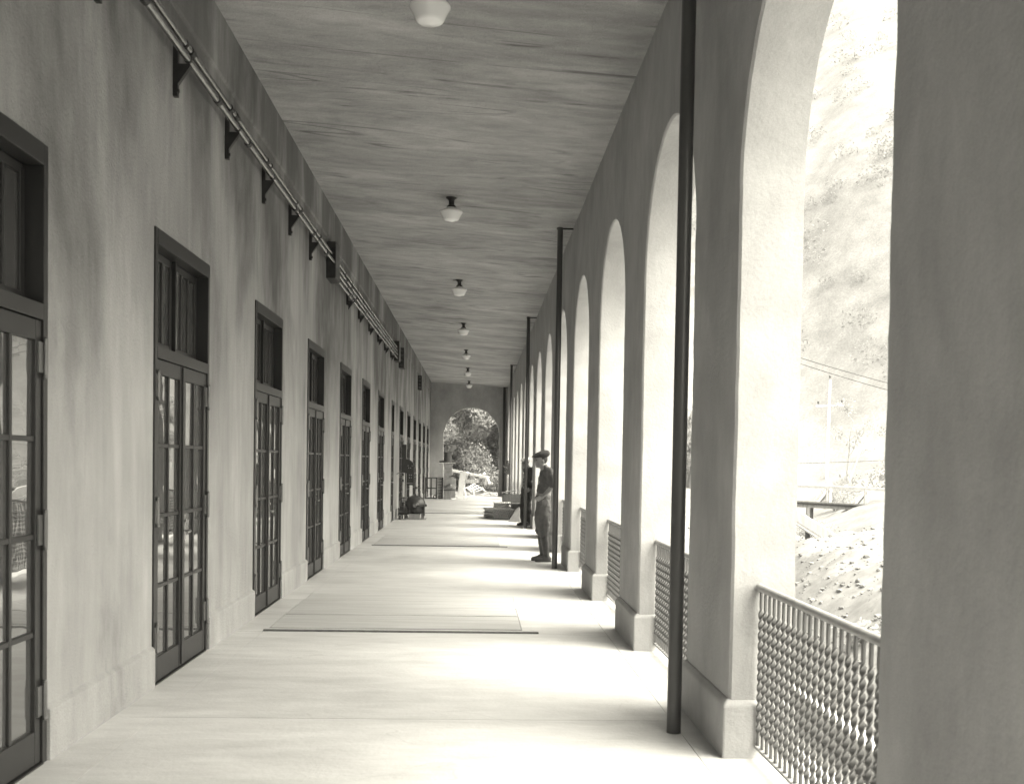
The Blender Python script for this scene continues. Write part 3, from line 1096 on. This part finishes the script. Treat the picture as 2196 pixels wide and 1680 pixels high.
MB().tube([(px - .1, py - .06, pz - .16), (px - .38, py - .06, pz - .18)], .085, 16).build('inlet', M['iron'], pump)
MB().tube([(px - .13, py - .06, pz - .165), (px - .155, py - .06, pz - .167)], .125, 22).build('inlet_flange', M['iron'], pump)
MB().box(px - .16, px + .12, py - .20, py + .2, .03, .155).build('pedestal', M['box'], pump, bevel=.01)
MB().box(px - .24, px + .30, py - .22, py + .25, -.004, .03).build('base_plate', M['wood'], pump, bevel=.004)
MB().box(px + .17, px + .25, py - .21, py - .13, .03, .2).build('foot', M['hinge'], pump, bevel=.01)
MB().tube([(px, py, pz + .25), (px, py, pz + .30)], .025, 10).build('eye_boss', M['iron'], pump)

vx, vy = px - .30, py - .08
valve = thing('gate_valve', (vx, vy, 0), 'black gate valve with horizontal handwheel left of the pump', 'valve')
MB().tube([(vx - .135, vy, .20), (vx + .10, vy, .20)], .075, 16).build('body', M['iron'], valve)
for dx in (-.13, .075):
    MB().tube([(vx + dx - .012, vy, .20), (vx + dx + .014, vy, .20)], .115, 20).build('flange', M['iron'], valve)
MB().lathe([(.07, 0), (.09, .09), (.10, .12), (.10, .145), (.06, .15), (.05, .22), (.06, .23), (.06, .25), (.025, .26)], (vx, vy, .20), n=18).build('bonnet', M['iron'], valve)
MB().tube([(vx, vy, .44), (vx, vy, .60)], .013, 8).build('spindle', M['hinge'], valve)
wb = MB()
wb.tube([(vx + .105 * math.cos(2 * PI * i / 24), vy + .105 * math.sin(2 * PI * i / 24), .575) for i in range(25)], .011, 8, caps=False)
for i in range(4):
    wb.beam((vx, vy, .575), (vx + .1 * math.cos(PI * i / 2), vy + .1 * math.sin(PI * i / 2), .575), .016, .01)
wb.build('handwheel', M['iron'], valve)
for dx in (-.1, .08):
    MB().box(vx + dx - .03, vx + dx + .03, vy - .07, vy + .07, -.003, .10).build('foot', M['iron'], valve, bevel=.01)

riser = thing('pipe_riser', (vx, vy + .3, 0), 'dark vertical riser pipes with side taps behind the pump', 'pipe')
rx1, rx2, ry = px - .375 + .02, px + .005, py + .22
MB().tube([(rx1, ry, 0), (rx1, ry, 1.42)], .022, 12).build('left_pipe', M['rod'], riser)
MB().tube([(rx1 + .07, ry, 0), (rx1 + .07, ry, 1.3)], .016, 12).build('left_pipe', M['iron'], riser)
MB().tube([(rx2, ry, .55), (rx2, ry, 1.19), (rx2 - .02, ry, 1.215), (rx2 - .17, ry, 1.215)], .020, 12).build('right_pipe', M['rod'], riser)
for z in (1.02, 1.18):
    MB().tube([(rx1, ry, z - .035), (rx1, ry, z + .035)], .034, 12).build('union', M['iron'], riser)
MB().tube([(rx1, ry, 1.215), (rx1 - .13, ry - .02, 1.215), (rx1 - .16, ry - .02, 1.18)], .012, 8).build('tap', M['hinge'], riser)
MB().tube([(rx2, ry, .80), (rx2, ry, .86)], .032, 12).build('union', M['iron'], riser)
MB().tube([(rx2, ry, .83), (rx2 + .13, ry - .02, .83)], .012, 8).build('tap', M['hinge'], riser)

# curved belt guard hanging on the riser
gy0 = ry - .06
guard = thing('belt_guard', (rx1 + .1, gy0, .88), 'black sheet guard bent like an upturned J on the riser pipes', 'guard')
gx0, gx1 = rx1 + .07, rx1 + .30
loop = [(rx1 - .02, 1.62), (rx1 - .02, 1.98), (rx1 + .085, 1.98), (rx1 + .085, 1.60)]
n = 14
loop += [(gx0 + .06 + (gx1 - gx0 - .06) * math.sin(PI / 2 * i / n), 1.36 + .22 * math.cos(PI / 2 * i / n)) for i in range(n + 1)]
loop += [(gx1, .90), (gx1 - .20, .90), (gx1 - .20, 1.22), (rx1 - .02, 1.24)]
gm = MB()
poly_face(gm, loop, lambda u, z: (u, gy0, z))
poly_face(gm, loop, lambda u, z: (u, gy0 + .14, z), True)
m_ = len(loop)
gm.add([(u, gy0, z) for u, z in loop] + [(u, gy0 + .14, z) for u, z in loop], [((i + 1) % m_, i, i + m_, (i + 1) % m_ + m_) for i in range(m_)])
gm.build('sheet', M['black'], guard)
for (u, z) in ((-.14, 1.36), (-.09, 1.36), (-.12, 1.17), (-.07, 1.17), (-.12, 1.10), (-.07, 1.10), (-.16, 1.42), (-.05, 1.42)):
    MB().ball((gx1 + u, gy0 - .002, z), .010, 8, 6).build('rivet', M['brass'], guard)
MB().box(gx1 - .19, gx1 - .03, gy0 - .012, gy0 - .002, .94, .965).build('nameplate', M['hinge'], guard)

# ------------------------------------------------------------------ right: pipes, crate
rgr = random.Random(9)
def pipe_pile(label, group, x0, yf, z0, cols, rows, r, length, m, skew):
    k = 0
    me = None
    for j in range(rows):
        for i in range(cols - (j % 2)):
            x = x0 + 2 * r * (i + .5 * (j % 2)) + r + rgr.uniform(-.002, .002)
            z = z0 + r + j * r * 1.74
            y = yf + rgr.uniform(-.03, .03)
            if me is None:
                b = MB()
                b.tube([(0, 0, 0), (skew, length, 0)], r * .97, 10, caps=False)
                b.tube([(0, 0, 0), (skew, length, 0)], r * .72, 10, caps=False)
                b.lathe([(r * .72, 0), (r * .97, 0)], (0, 0, 0), (0, 1, 0), 10)
                b.add([(0, .02, 0)], [])
                b.lathe([(0.001, .05), (r * .72, .05)], (0, 0, 0), (0, 1, 0), 10)
                o = b.build('steel_pipe', m)
                me = o
            else:
                o = me.copy()
                C.objects.link(o)
            o.location = (x, y, z)
            tag(o, label, 'pipe', group)
pipe_pile('dark steel pipe in the lower pile beside the pier', 'dark pipes in the lower pile', .45, 27.25, .012, 11, 5, .030, 1.25, M['rod'], -.25)
pipe_pile('paler steel pipe in the upper pile on the dark pipes', 'paler pipes in the upper pile', .46, 27.75, .30, 9, 3, .026, .95, M['rod_pale'], .05)
tag(MB().beam((.25, 27.6, .285), (.95, 27.72, .285), .07, .045).build('wood_spacer', M['wood'], bevel=.004), 'wooden spacer lying between the two pipe piles', 'timber')
cr = thing('wooden_crate', (.95, 28.6, 0), 'dark wooden crate with a broken lid behind the pipe pile', 'crate')
for i in range(4):
    MB().box(.76, 1.26, 28.5, 28.53, .02 + i * .16, .17 + i * .16).build('front_board', M['wood_dark'], cr)
    MB().box(.76, 1.26, 29.0, 29.03, .02 + i * .16, .17 + i * .16).build('back_board', M['wood_dark'], cr)
    MB().box(.73, .758, 28.5, 29.03, .02 + i * .16, .17 + i * .16).build('end_board', M['wood_dark'], cr)
    MB().box(1.262, 1.29, 28.5, 29.03, .02 + i * .16, .17 + i * .16).build('end_board', M['wood_dark'], cr)
MB().beam((.72, 28.76, .68), (1.10, 28.76, .76), .55, .02).build('lid', M['wood_dark'], cr)
tag(MB().box(.98, 1.24, 27.9, 28.25, .28, .42).build('tool_box', M['wood_dark'], bevel=.008), 'low dark box beside the upper pipe pile', 'box')
tag(MB().box(.98, 1.25, 27.85, 28.28, .005, .275).build('packing_case', M['wood_dark'], bevel=.008), 'dark packing case under the low box', 'box')
sh = MB()
sh.add([(.84, 26.4, .005), (1.13, 26.25, .005), (1.13, 26.45, .40), (1.06, 26.5, .36), (.855, 26.42, .005), (1.14, 26.27, .005), (1.14, 26.47, .40), (1.07, 26.52, .36)],
       [(0, 1, 2, 3), (7, 6, 5, 4), (0, 4, 5, 1), (1, 5, 6, 2), (2, 6, 7, 3), (3, 7, 4, 0)])
tag(sh.build('metal_sheet', M['sheet']), 'grey bent metal sheet leaning by the third pole', 'sheet')

sw = thing('switch_box', (1.08, 35.56, 1.13), 'black switch box with a lever on the fourth pole', 'switch box')
MB().box(1.045, 1.12, 35.5, 35.62, 1.13, 1.5).build('box', M['black'], sw, bevel=.006)
MB().lathe([(0, 0), (.055, 0), (.06, .05), (.04, .11), (0, .12)], (1.08, 35.56, 1.5), n=14).build('dome', M['black'], sw)
MB().tube([(1.05, 35.5, 1.36), (.98, 35.46, 1.37), (.90, 35.45, 1.43)], [.014, .012, .02], 8).build('lever', M['black'], sw)
MB().add([(1.045, 35.49, 1.13), (.95, 35.49, 1.19), (.955, 35.49, 1.2), (1.045, 35.49, 1.24), (1.045, 35.53, 1.13), (.95, 35.53, 1.19), (.955, 35.53, 1.2), (1.045, 35.53, 1.24)],
         [(3, 2, 1, 0), (4, 5, 6, 7), (0, 1, 5, 4), (1, 2, 6, 5), (2, 3, 7, 6)]).build('tray', M['black'], sw)

# ------------------------------------------------------------------ stack of boxes by the end arch
SY = 41.7
def X4(c):            # crop column -> metres at the stack
    return -1.12 + (c - 742) / 234.0
def Z4(c):
    return (1187 - c) / 234.0
def carton(name, label, c0, c1, r0, r1, m, depth=.42, y=SY, slat=False, cat='crate'):
    x0, x1, z0, z1 = X4(c0), X4(c1), Z4(r1), Z4(r0)
    t = thing(name, ((x0 + x1) / 2, y, z0), label, cat)
    if slat:
        n = 7
        w = (x1 - x0) / n
        for i in range(n):
            MB().box(x0 + w * i + .004, x0 + w * (i + 1) - .004, y, y + .02, z0 + .001, z1 - .02).build('slat', m, t)
        MB().box(x0 + .004, x1 - .004, y + .022, y + depth, z0, z1).build('body', m, t)
        MB().box(x0, x1, y - .008, y - .002, z1 - .05, z1 - .001).build('batten', M['wood_dark'], t)
    else:
        MB().box(x0, x1, y, y + depth, z0, z1).build('body', m, t, bevel=.01)
        MB().box(x0 - .004, x1 + .004, y - .005, y + depth + .005, z1 - .03, z1 + .001).build('lid', m, t)
    return t
carton('slatted_crate', 'streaked slatted wooden crate at the bottom of the stack by the end arch', 686, 800, 1092, 1187, M['wood'], .5, slat=True)
carton('carton', 'wide grey box second from the bottom of the stack by the end arch', 688, 802, 985, 1091, M['box'], .45)
carton('carton', 'pale narrow box in the middle of the stack by the end arch', 690, 768, 905, 984, M['box'], .36)
carton('carton', 'torn topped box just under the drum in the stack', 690, 766, 846, 904, M['box'], .36)
tag(MB().beam((X4(640), SY - .02, Z4(838)), (X4(800), SY + .1, Z4(838)), .2, .022).build('board', M['wood_pale']), 'thin board across the stack under the drum', 'board')
dx, dzb, dzt = X4(724), Z4(833), Z4(734)
drum = thing('drum', (dx, SY + .17, dzb), 'streaky metal drum on top of the stack by the end arch', 'drum')
MB().lathe([(0, 0), (.165, 0), (.168, .01), (.163, .02), (.163, dzt - dzb - .02), (.170, dzt - dzb - .01), (.168, dzt - dzb), (.155, dzt - dzb), (.155, .1), (0, .1)], (dx, SY + .17, dzb), n=28).build('shell', M['drum'], drum)
MB().lathe([(.165, .14), (.170, .15), (.165, .16)], (dx, SY + .17, dzb), n=28).build('hoop', M['drum'], drum)
pt = MB().tube([(X4(648), SY + .05, Z4(826)), (X4(688), SY + .25, Z4(826))], .04, 12, caps=False)
pt.lathe([(.001, .03), (.04, .03)], (X4(648), SY + .05, Z4(826)), (.2, .98, 0), 12)
tag(pt.build('short_pipe', M['iron']), 'short dark pipe end lying beside the drum', 'pipe')
shv = thing('shovel', (dx, SY + .17, dzt), 'shovel standing in the drum with its pale blade up', 'shovel')
MB().tube([(X4(732), SY + .1, Z4(728) - .25), (X4(802), SY + .05, Z4(606))], .014, 8).build('handle', M['wood_dark'], shv)
bl = MB()
q = [(X4(731), Z4(726)), (X4(765), Z4(734)), (X4(806), Z4(696)), (X4(795), Z4(672)), (X4(772), Z4(660))]
bl.add([(x, SY + .06 - .02 * i, z) for i, (x, z) in enumerate(q)] + [(x, SY + .075 - .02 * i, z) for i, (x, z) in enumerate(q)],
       [(0, 1, 2, 3, 4), (9, 8, 7, 6, 5)] + [((i + 1) % 5, i, i + 5, (i + 1) % 5 + 5) for i in range(5)])
bl.build('blade', M['sheet'], shv)
for i, (c, r) in enumerate(((766, 1062), (789, 1071))):
    pb = MB().tube([(X4(c), SY - .18, Z4(r)), (X4(c - 38), SY + .3, Z4(r - 22))], .045, 14, caps=False)
    pb.tube([(X4(c), SY - .18, Z4(r)), (X4(c - 38), SY + .3, Z4(r - 22))], .034, 14, caps=False)
    pb.lathe([(.034, 0), (.045, 0)], (X4(c), SY - .18, Z4(r)), (-.3, .93, .18), 14)
    pb.lathe([(.001, .05), (.034, .05)], (X4(c), SY - .18, Z4(r)), (-.3, .93, .18), 14)
    tag(pb.build('short_pipe', M['rod_pale']), ('left' if i == 0 else 'right') + ' one of two short pipes resting on the slatted crate ends', 'pipe')
tr = thing('tool_tray', (X4(725), SY - .12, Z4(1090)), 'tilted grey tool tray wedged on the front of the stack', 'tray')
tm = Matrix.Translation((X4(728), SY - .12, Z4(1062))) @ Matrix.Rotation(math.radians(-28), 4, 'Y')
MB().box(-.13, .13, -.08, .08, -.02, 0, tm).build('bottom', M['sheet'], tr)
MB().box(-.13, .13, -.1, -.08, -.02, .07, tm).build('side', M['wood_dark'], tr)
MB().box(-.13, .13, .08, .1, -.02, .07, tm).build('side', M['wood_dark'], tr)
MB().tube([(X4(700), SY - .15, Z4(1080)), (X4(722), SY - .17, Z4(1050)), (X4(745), SY - .15, Z4(1078))], .008, 6).build('handle', M['hinge'], tr)
tag(MB().tube([(X4(735), SY - .1, Z4(968)), (X4(790), SY - .12, Z4(962)), (X4(800), SY - .12, Z4(950))], .02, 8).build('iron_clamp', M['iron']), 'small black iron clamp on the ledge of the stack', 'clamp')
tag(MB().beam((X4(762), SY - .35, .03), (X4(806), SY - .2, .045), .05, .05).build('wood_offcut', M['wood_pale']), 'pale wood offcut on the floor before the slatted crate', 'offcut')

# leaning plank
lp = MB()
lp.beam((-.695, 42.3, .005), (-.58, 42.75, 1.13), .235, .04, up=(0.05, -1, .3))
tag(lp.build('plank', M['wood_pale'], bevel=.004), 'wide pale plank leaning upright beside the stack', 'plank')
tag(MB().beam((X4(905), SY + .6, .02), (X4(870), SY + 1.0, .75), .08, .03).build('batten', M['wood_pale']), 'thin pale batten leaning behind the wide plank', 'batten')

# open rack at the left of the end arch
fx0, fx1, fz = X4(511) - .03, X4(630) - .03, .89
fy = 42.0
rack = thing('open_rack', ((fx0 + fx1) / 2, fy, 0), 'open wooden rack frame with slatted side left of the stack', 'rack')
for x in (fx0 + .03, (fx0 + fx1) / 2, fx1 - .03):
    MB().box(x - .03, x + .03, fy, fy + .035, .056, fz - .056).build('upright', M['wood_dark'], rack)
for z in (.028, .44, fz - .028):
    MB().box(fx0, fx1 + .0, fy - .012, fy + .022 if z == .44 else fy + .035, z - .027, z + .027).build('rail', M['wood_dark'], rack)
for i in range(13):
    z = .07 + i * .064
    MB().box(fx1 + .004, fx1 + .2, fy + .02, fy + .075, z, z + .03).build('slat', M['wood_pale'], rack)
for x in (fx1 + .21,):
    MB().box(x - .028, x + .03, fy + .0, fy + .1, .0, fz).build('upright', M['wood_dark'], rack)
MB().box(fx1 + .002, fx1 + .182, fy + .5, fy + .53, .0, fz).build('back_panel', M['wood_dark'], rack)
rg_ = MB()
rc = (X4(604) - .02, fy + .25, .075)
rg_.tube([(rc[0] + .06 * math.cos(2 * PI * i / 20), rc[1], rc[2] + .06 * math.sin(2 * PI * i / 20)) for i in range(21)], .022, 8, caps=False)
tag(rg_.build('iron_ring', M['iron']), 'small black iron ring on the floor inside the open rack', 'ring')

# ------------------------------------------------------------------ timbers outside the end arch
def P4(c, r, Y):
    u, v = (1500 + c / 2.4) / 1.8652, (1500 + r / 2.4) / 1.8652
    return Vector(at_ray(u, v, Y))
horse = thing('trestle', (-.4, 50, -.05), 'white painted timber barrier beam on splayed legs outside the end arch', 'barrier')
a, b = P4(600, 885, 51.2), P4(1092, 982, 49.8)
MB().beam(a, b, .09, .12).build('beam', M['wood_pale'], horse)
def leg(p, q, m='wood_pale'):
    MB().beam(p, q, .09, .09).build('leg', M[m], horse)
leg(P4(1078, 985, 49.8), P4(1098, 1040, 49.6))
leg(P4(1070, 985, 49.85), P4(1060, 1042, 50.6))
leg(P4(905, 945, 50.3), P4(985, 1030, 50.2), 'wood')
leg(P4(690, 905, 51), P4(672, 1035, 51))
leg(P4(890, 930, 50.4), P4(850, 1060, 50.9))
tag(MB().beam(P4(800, 1018, 49.4), P4(996, 1016, 49.4), .04, .17).build('board', M['wood']), 'grey board standing on edge behind the leaning plank', 'board')
tag(MB().tube([P4(1022, 968, 50.4), P4(1052, 940, 50.2)], .06, 10).build('log', M['wood_pale']), 'short pale log resting on the white barrier beam', 'log')
pal = thing('broken_pallet', (.0, 49, 0), 'broken pale pallet lying tilted in the yard outside the end arch', 'pallet')
base = [P4(885, 1085, 48.9), P4(955, 1040, 49.6), P4(1040, 1090, 49.3), P4(930, 1130, 48.6)]
def lerp4(i, j, t):
    return base[i].lerp(base[j], t)
for t_ in (0.0, .33, .66, 1.0):
    MB().beam(lerp4(0, 3, t_), lerp4(1, 2, t_), .09, .03).build('slat', M['wood_pale'], pal)
for t_ in (0.02, .98):
    MB().beam(lerp4(0, 1, t_) - Vector((0, 0, .04)), lerp4(3, 2, t_) - Vector((0, 0, .04)), .06, .06).build('runner', M['wood'], pal)
cr2 = thing('broken_crate', (.3, 48.6, 0), 'grey broken crate lying on the ground right of the pallet', 'crate')
MB().beam(P4(935, 1140, 48.6), P4(1045, 1110, 48.7), .04, .17).build('side', M['box'], cr2)
MB().beam(P4(940, 1090, 48.55), P4(950, 1155, 48.5), .14, .03).build('end', M['box'], cr2)
MB().beam(P4(1025, 1075, 48.7), P4(1055, 1125, 48.6), .16, .03).build('end', M['box'], cr2)
MB().beam(P4(1048, 1110, 48.5), P4(1068, 1118, 48.4), .10, .05).build('block', M['box'], cr2)
rgt = random.Random(3)
for i, (c0, r0, c1, r1, y, lab) in enumerate(((830, 1100, 930, 1150, 48.4, 'pale board sloping to the ground just right of the leaning plank'),
                                            (810, 1045, 895, 1130, 48.9, 'pale stick crossing behind the leaning plank'),
                                            (820, 1115, 890, 1070, 48.7, 'second pale stick crossing behind the leaning plank'),
                                            (900, 1150, 960, 1150, 47.9, 'short pale board lying flat before the broken crate'),
                                            (1060, 1136, 1150, 1146, 48.2, 'thin dark rod lying on the bright ground right of the broken crate'))):
    tag(MB().beam(P4(c0, r0, y), P4(c1, r1, y + .1), .08 if i < 4 else .02, .035 if i < 4 else .02).build('board' if i < 4 else 'rod', M['wood_pale' if i < 4 else 'black']), lab, 'board' if i < 4 else 'rod')

# ------------------------------------------------------------------ people
def solid(mb, name, m, parent, voxel, smooth=4, fold=0.0):
    o = mb.build(name, m, parent)
    rm = o.modifiers.new('union', 'REMESH')
    rm.mode = 'VOXEL'
    rm.voxel_size = voxel
    rm.use_smooth_shade = True
    sm = o.modifiers.new('smooth', 'SMOOTH')
    sm.factor = 0.5
    sm.iterations = smooth
    if fold:
        tx = bpy.data.textures.new(name + '_folds', 'CLOUDS')
        tx.noise_scale = 0.085
        tx.noise_depth = 2
        dp = o.modifiers.new('folds', 'DISPLACE')
        dp.texture = tx
        dp.strength = fold
        dp.mid_level = 0.5
    return o

def person(x, y, face, label, P):
    """face: world angle the person looks along. local frame: f forward, s to the person's left"""
    t = thing('person', (x, y, 0), label, 'person')
    cf, sf = math.cos(face), math.sin(face)
    def W(f, s, z):
        return Vector((x + f * cf - s * sf, y + f * sf + s * cf, z))
    rot = Matrix.Rotation(face, 3, 'Z')
    def cap(mb, a, b, ra, rb, n=12):
        a, b = Vector(a), Vector(b)
        mb.tube([W(*a.lerp(b, i / 4)) for i in range(5)], [ra + (rb - ra) * i / 4 for i in range(5)], n)
        mb.ball(W(*a), ra)
        mb.ball(W(*b), rb)
    hf, hz = P['head']
    tr_ = P.get('turn', 0)
    hr = Matrix.Rotation(face + tr_, 3, 'Z') @ Matrix.Rotation(P.get('nod', 0), 3, 'Y')
    hc = W(hf, P.get('heads', 0), hz)
    def H(f, s, z):
        return hc + hr @ Vector((f, s, z))
    b = MB()
    b.ball(H(0, 0, .02), (.096, .074, .108), 20, 14, hr)
    b.ball(H(.028, 0, -.055), (.062, .055, .066), 16, 10, hr)
    b.ball(H(.066, 0, -.094), (.024, .028, .021), 10, 8, hr)
    b.ball(H(.093, 0, -.018), (.019, .013, .024), 10, 8, hr)
    b.tube([H(.088, 0, .022), H(.103, 0, -.02)], [.008, .013], 8)
    b.ball(H(.080, 0, .034), (.018, .048, .010), 10, 6, hr)
    b.ball(H(.083, 0, -.058), (.012, .026, .006), 10, 6, hr)
    b.ball(H(.081, 0, -.070), (.012, .022, .007), 10, 6, hr)
    for s in (-1, 1):
        b.ball(H(-.008, s * .076, -.015), (.022, .010, .034), 10, 8, hr)
        b.ball(H(.058, s * .042, -.03), (.022, .018, .022), 8, 6, hr)
    nb, nt_ = P['neck'], (hf - .02, P.get('heads', 0), hz - .07)
    cap(b, nb, nt_, .06, .054)
    hip, che = P['hip'], P['chest']
    cap(b, (hip[0], 0, hip[1]), (che[0], 0, che[1]), .11, .115)
    for s, A in ((1, P['armL']), (-1, P['armR'])):
        sh_, el, wr, hd = A
        cap(b, (che[0], 0, che[1] + .06), sh_, .06, .055)
        cap(b, sh_, el, .05, .042)
        cap(b, el, wr, .041, .028)
        # palm and five fingers
        wv, hv = Vector(wr), Vector(hd)
        d = (hv - wv).normalized()
        side_ = d.cross(Vector((0, 1, 0)))
        if side_.length < .1:
            side_ = Vector((1, 0, 0))
        side_.normalize()
        cap(b, wv, wv + d * .045, .027, .032)
        cap(b, wv + d * .03 + side_ * .018, wv + d * .075 + side_ * .022, .022, .02)
        cap(b, wv + d * .03 - side_ * .018, wv + d * .075 - side_ * .022, .022, .02)
        curl = Vector((0, -s, 0)) * .02
        for k, ln in enumerate((.065, .078, .074, .058)):
            o_ = side_ * (.033 - .022 * k)
            p0 = wv + d * .08 + o_
            p1 = p0 + d * ln * .5 + curl * .5
            p2 = p1 + d * ln * .42 + curl * 1.3
            cap(b, p0, p1, .0095, .009, 8)
            cap(b, p1, p2, .009, .0075, 8)
        th0 = wv + d * .02 + side_ * .032
        cap(b, th0, th0 + d * .035 + side_ * .028 + curl, .012, .0105, 8)
        cap(b, th0 + d * .035 + side_ * .028 + curl, th0 + d * .065 + side_ * .03 + curl * 1.6, .0105, .009, 8)
    for L_ in (P['legL'], P['legR']):
        hp, kn, an = L_
        cap(b, hp, kn, .075, .05)
        cap(b, kn, an, .05, .036)
        cap(b, an, (an[0] + .1, an[1], .05), .035, .03)
    solid(b, 'body', M['skin'], t, .0075, 3)
    # shirt
    s_ = MB()
    mid = (hip[0] + che[0]) / 2 + .012
    s_.ball(W(che[0], 0, che[1]), (.108, .172, .20), 20, 14, rot)
    s_.ball(W(mid, 0, (hip[1] + che[1]) / 2), (.102, .15, .22), 20, 14, rot)
    s_.ball(W(hip[0], 0, hip[1] + .06), (.108, .155, .13), 20, 14, rot)
    cap(s_, (che[0] - .02, 0, che[1] + .13), (nb[0], 0, nb[2] + .035), .095, .062)
    for A in (P['armL'], P['armR']):
        sh_, el, wr, hd = [Vector(q) for q in A]
        cap(s_, (che[0] - .01, 0, che[1] + .10), sh_, .085, .075)
        k = P['sleeve']
        if k <= 1:
            cap(s_, sh_, sh_.lerp(el, k), .074, .066)
        else:
            cap(s_, sh_, el, .074, .06)
            cap(s_, el, el.lerp(wr, k - 1), .058, .046)
    solid(s_, 'shirt', M[P['shirt']], t, .010, 4, .04)
    # trousers
    p_ = MB()
    p_.ball(W(hip[0], 0, hip[1] - .02), (.112, .160, .15), 20, 12, rot)
    for L_ in (P['legL'], P['legR']):
        hp, kn, an = [Vector(q) for q in L_]
        if P['baggy']:
            md = hp.lerp(kn, .55) + Vector((-.015, 0, 0))
            cap(p_, hp, md + Vector((.02, 0, 0)), .104, .118)
            cap(p_, md + Vector((.02, 0, 0)), kn + Vector((0, 0, .0)), .118, .088)
            cap(p_, kn, kn.lerp(an, .16), .084, .062)
        else:
            cap(p_, hp, kn, .115, .085)
            cap(p_, kn, an + Vector((-.005, 0, .02)), .085, .075)
    solid(p_, 'breeches' if P['baggy'] else 'trousers', M[P['trousers']], t, .011, 4, .05)
    bt = MB().lathe([(.114, -.018), (.119, -.018), (.119, .018), (.114, .018)], W(hip[0], 0, hip[1] + .07), n=28)
    for v in bt.v:
        q = v - W(hip[0], 0, hip[1] + .07)
        l = rot.inverted() @ q
        l.y *= 1.12
        v[:] = W(hip[0], 0, hip[1] + .07) + rot @ l
    bt.build('belt', M['boot'], t)
    for L_ in (P['legL'], P['legR']):
        hp, kn, an = [Vector(q) for q in L_]
        bo = MB()
        if P['baggy']:
            cap(bo, kn.lerp(an, .12), kn.lerp(an, .45), .062, .064)
            cap(bo, kn.lerp(an, .45), an, .064, .045)
        else:
            cap(bo, an + Vector((0, 0, .06)), an, .05, .048)
        cap(bo, (an[0] - .03, an[1], .052), (an[0] + .05, an[1], .058), .046, .048)
        cap(bo, (an[0] + .05, an[1], .048), (an[0] + .155, an[1] + .01, .036), .045, .034)
        bx = [W(an[0] + f, an[1] + s2, z) for z in (.001, .022) for f, s2 in ((-.075, -.036), (.08, -.045), (.17, -.03), (.19, 0), (.17, .035), (.08, .045), (-.075, .036))]
        bo.add(bx, [tuple(reversed(range(7))), tuple(range(7, 14))] + [(i, (i + 1) % 7, (i + 1) % 7 + 7, i + 7) for i in range(7)])
        solid(bo, 'boot', M['boot'], t, .008, 3)
    # hair under the cap, flat cap with peak
    h_ = MB()
    h_.ball(H(-.022, 0, .022), (.088, .080, .092), 18, 12, hr)
    solid(h_, 'hair', M['hair'], t, .008, 2)
    c_ = MB()
    ct = Matrix.Rotation(P.get('tilt', .22), 3, 'Y')
    hr2 = hr @ ct
    c_.ball(H(-.012, 0, .098), (.135, .112, .048), 22, 12, hr2)
    c_.ball(H(-.045, 0, .085), (.112, .108, .055), 20, 12, hr2)
    c_.ball(H(.095, 0, .075), (.062, .075, .012), 18, 8, hr2)
    solid(c_, 'flat_cap', M[P['cap']], t, .008, 3, .008)
    for s in (-1, 1):
        MB().ball(H(.083, s * .030, .012), .010, 10, 8).build('eye', M['hair'], t)
    if P.get('glasses'):
        gl = MB()
        for s in (-1, 1):
            cc = H(.104, s * .034, .01)
            gl.tube([cc + hr @ Vector((0, .022 * math.cos(2 * PI * i / 16), .02 * math.sin(2 * PI * i / 16))) for i in range(17)], .0025, 6, caps=False)
            gl.tube([H(.104, s * .056, .012), H(-.01, s * .080, .012)], .002, 6)
        gl.tube([H(.104, -.012, .014), H(.104, .012, .014)], .0025, 6)
        gl.build('glasses', M['black'], t)
    return t

# facing left across the corridor: angle PI is -X, a little towards the camera
man1 = dict(head=(.125, 1.585), neck=(.06, 0, 1.44), hip=(.075, .95), chest=(.05, 1.27), turn=.30, nod=.05,
            armL=((.02, .18, 1.415), (-.055, .235, 1.19), (.09, .20, 1.045), (.15, .155, 1.0)),
            armR=((.02, -.18, 1.415), (-.05, -.235, 1.19), (.09, -.20, 1.045), (.15, -.155, 1.0)),
            legL=((.075, .085, .90), (.07, .09, .47), (.015, .085, .09)),
            legR=((.075, -.085, .90), (.09, -.09, .47), (.06, -.09, .09)),
            sleeve=.92, shirt='cloth', trousers='breeches', baggy=True, cap='cap', tilt=.30)
person(1.125, 15.87, PI + .03, 'man in flat cap, short sleeves, baggy breeches and boots, hand on hip, facing the wall', man1)
man2 = dict(head=(.06, 1.53), neck=(.0, 0, 1.40), hip=(-.01, .93), chest=(-.03, 1.23), turn=.55, nod=.04,
            armL=((-.04, .185, 1.37), (-.12, .235, 1.10), (.02, .215, .93), (.06, .18, .86)),
            armR=((-.04, -.185, 1.37), (-.13, -.235, 1.10), (.0, -.215, .92), (.05, -.18, .86)),
            legL=((0, .08, .88), (.02, .085, .48), (-.06, .085, .09)),
            legR=((0, -.08, .88), (.06, -.085, .48), (.04, -.085, .09)),
            sleeve=1.9, shirt='dark_cloth', trousers='dark_cloth', baggy=False, cap='pale_cap', tilt=.25, glasses=True)
person(1.24, 24.9, PI + .35, 'man in pale cap and dark overalls half hidden behind the third pole', man2)
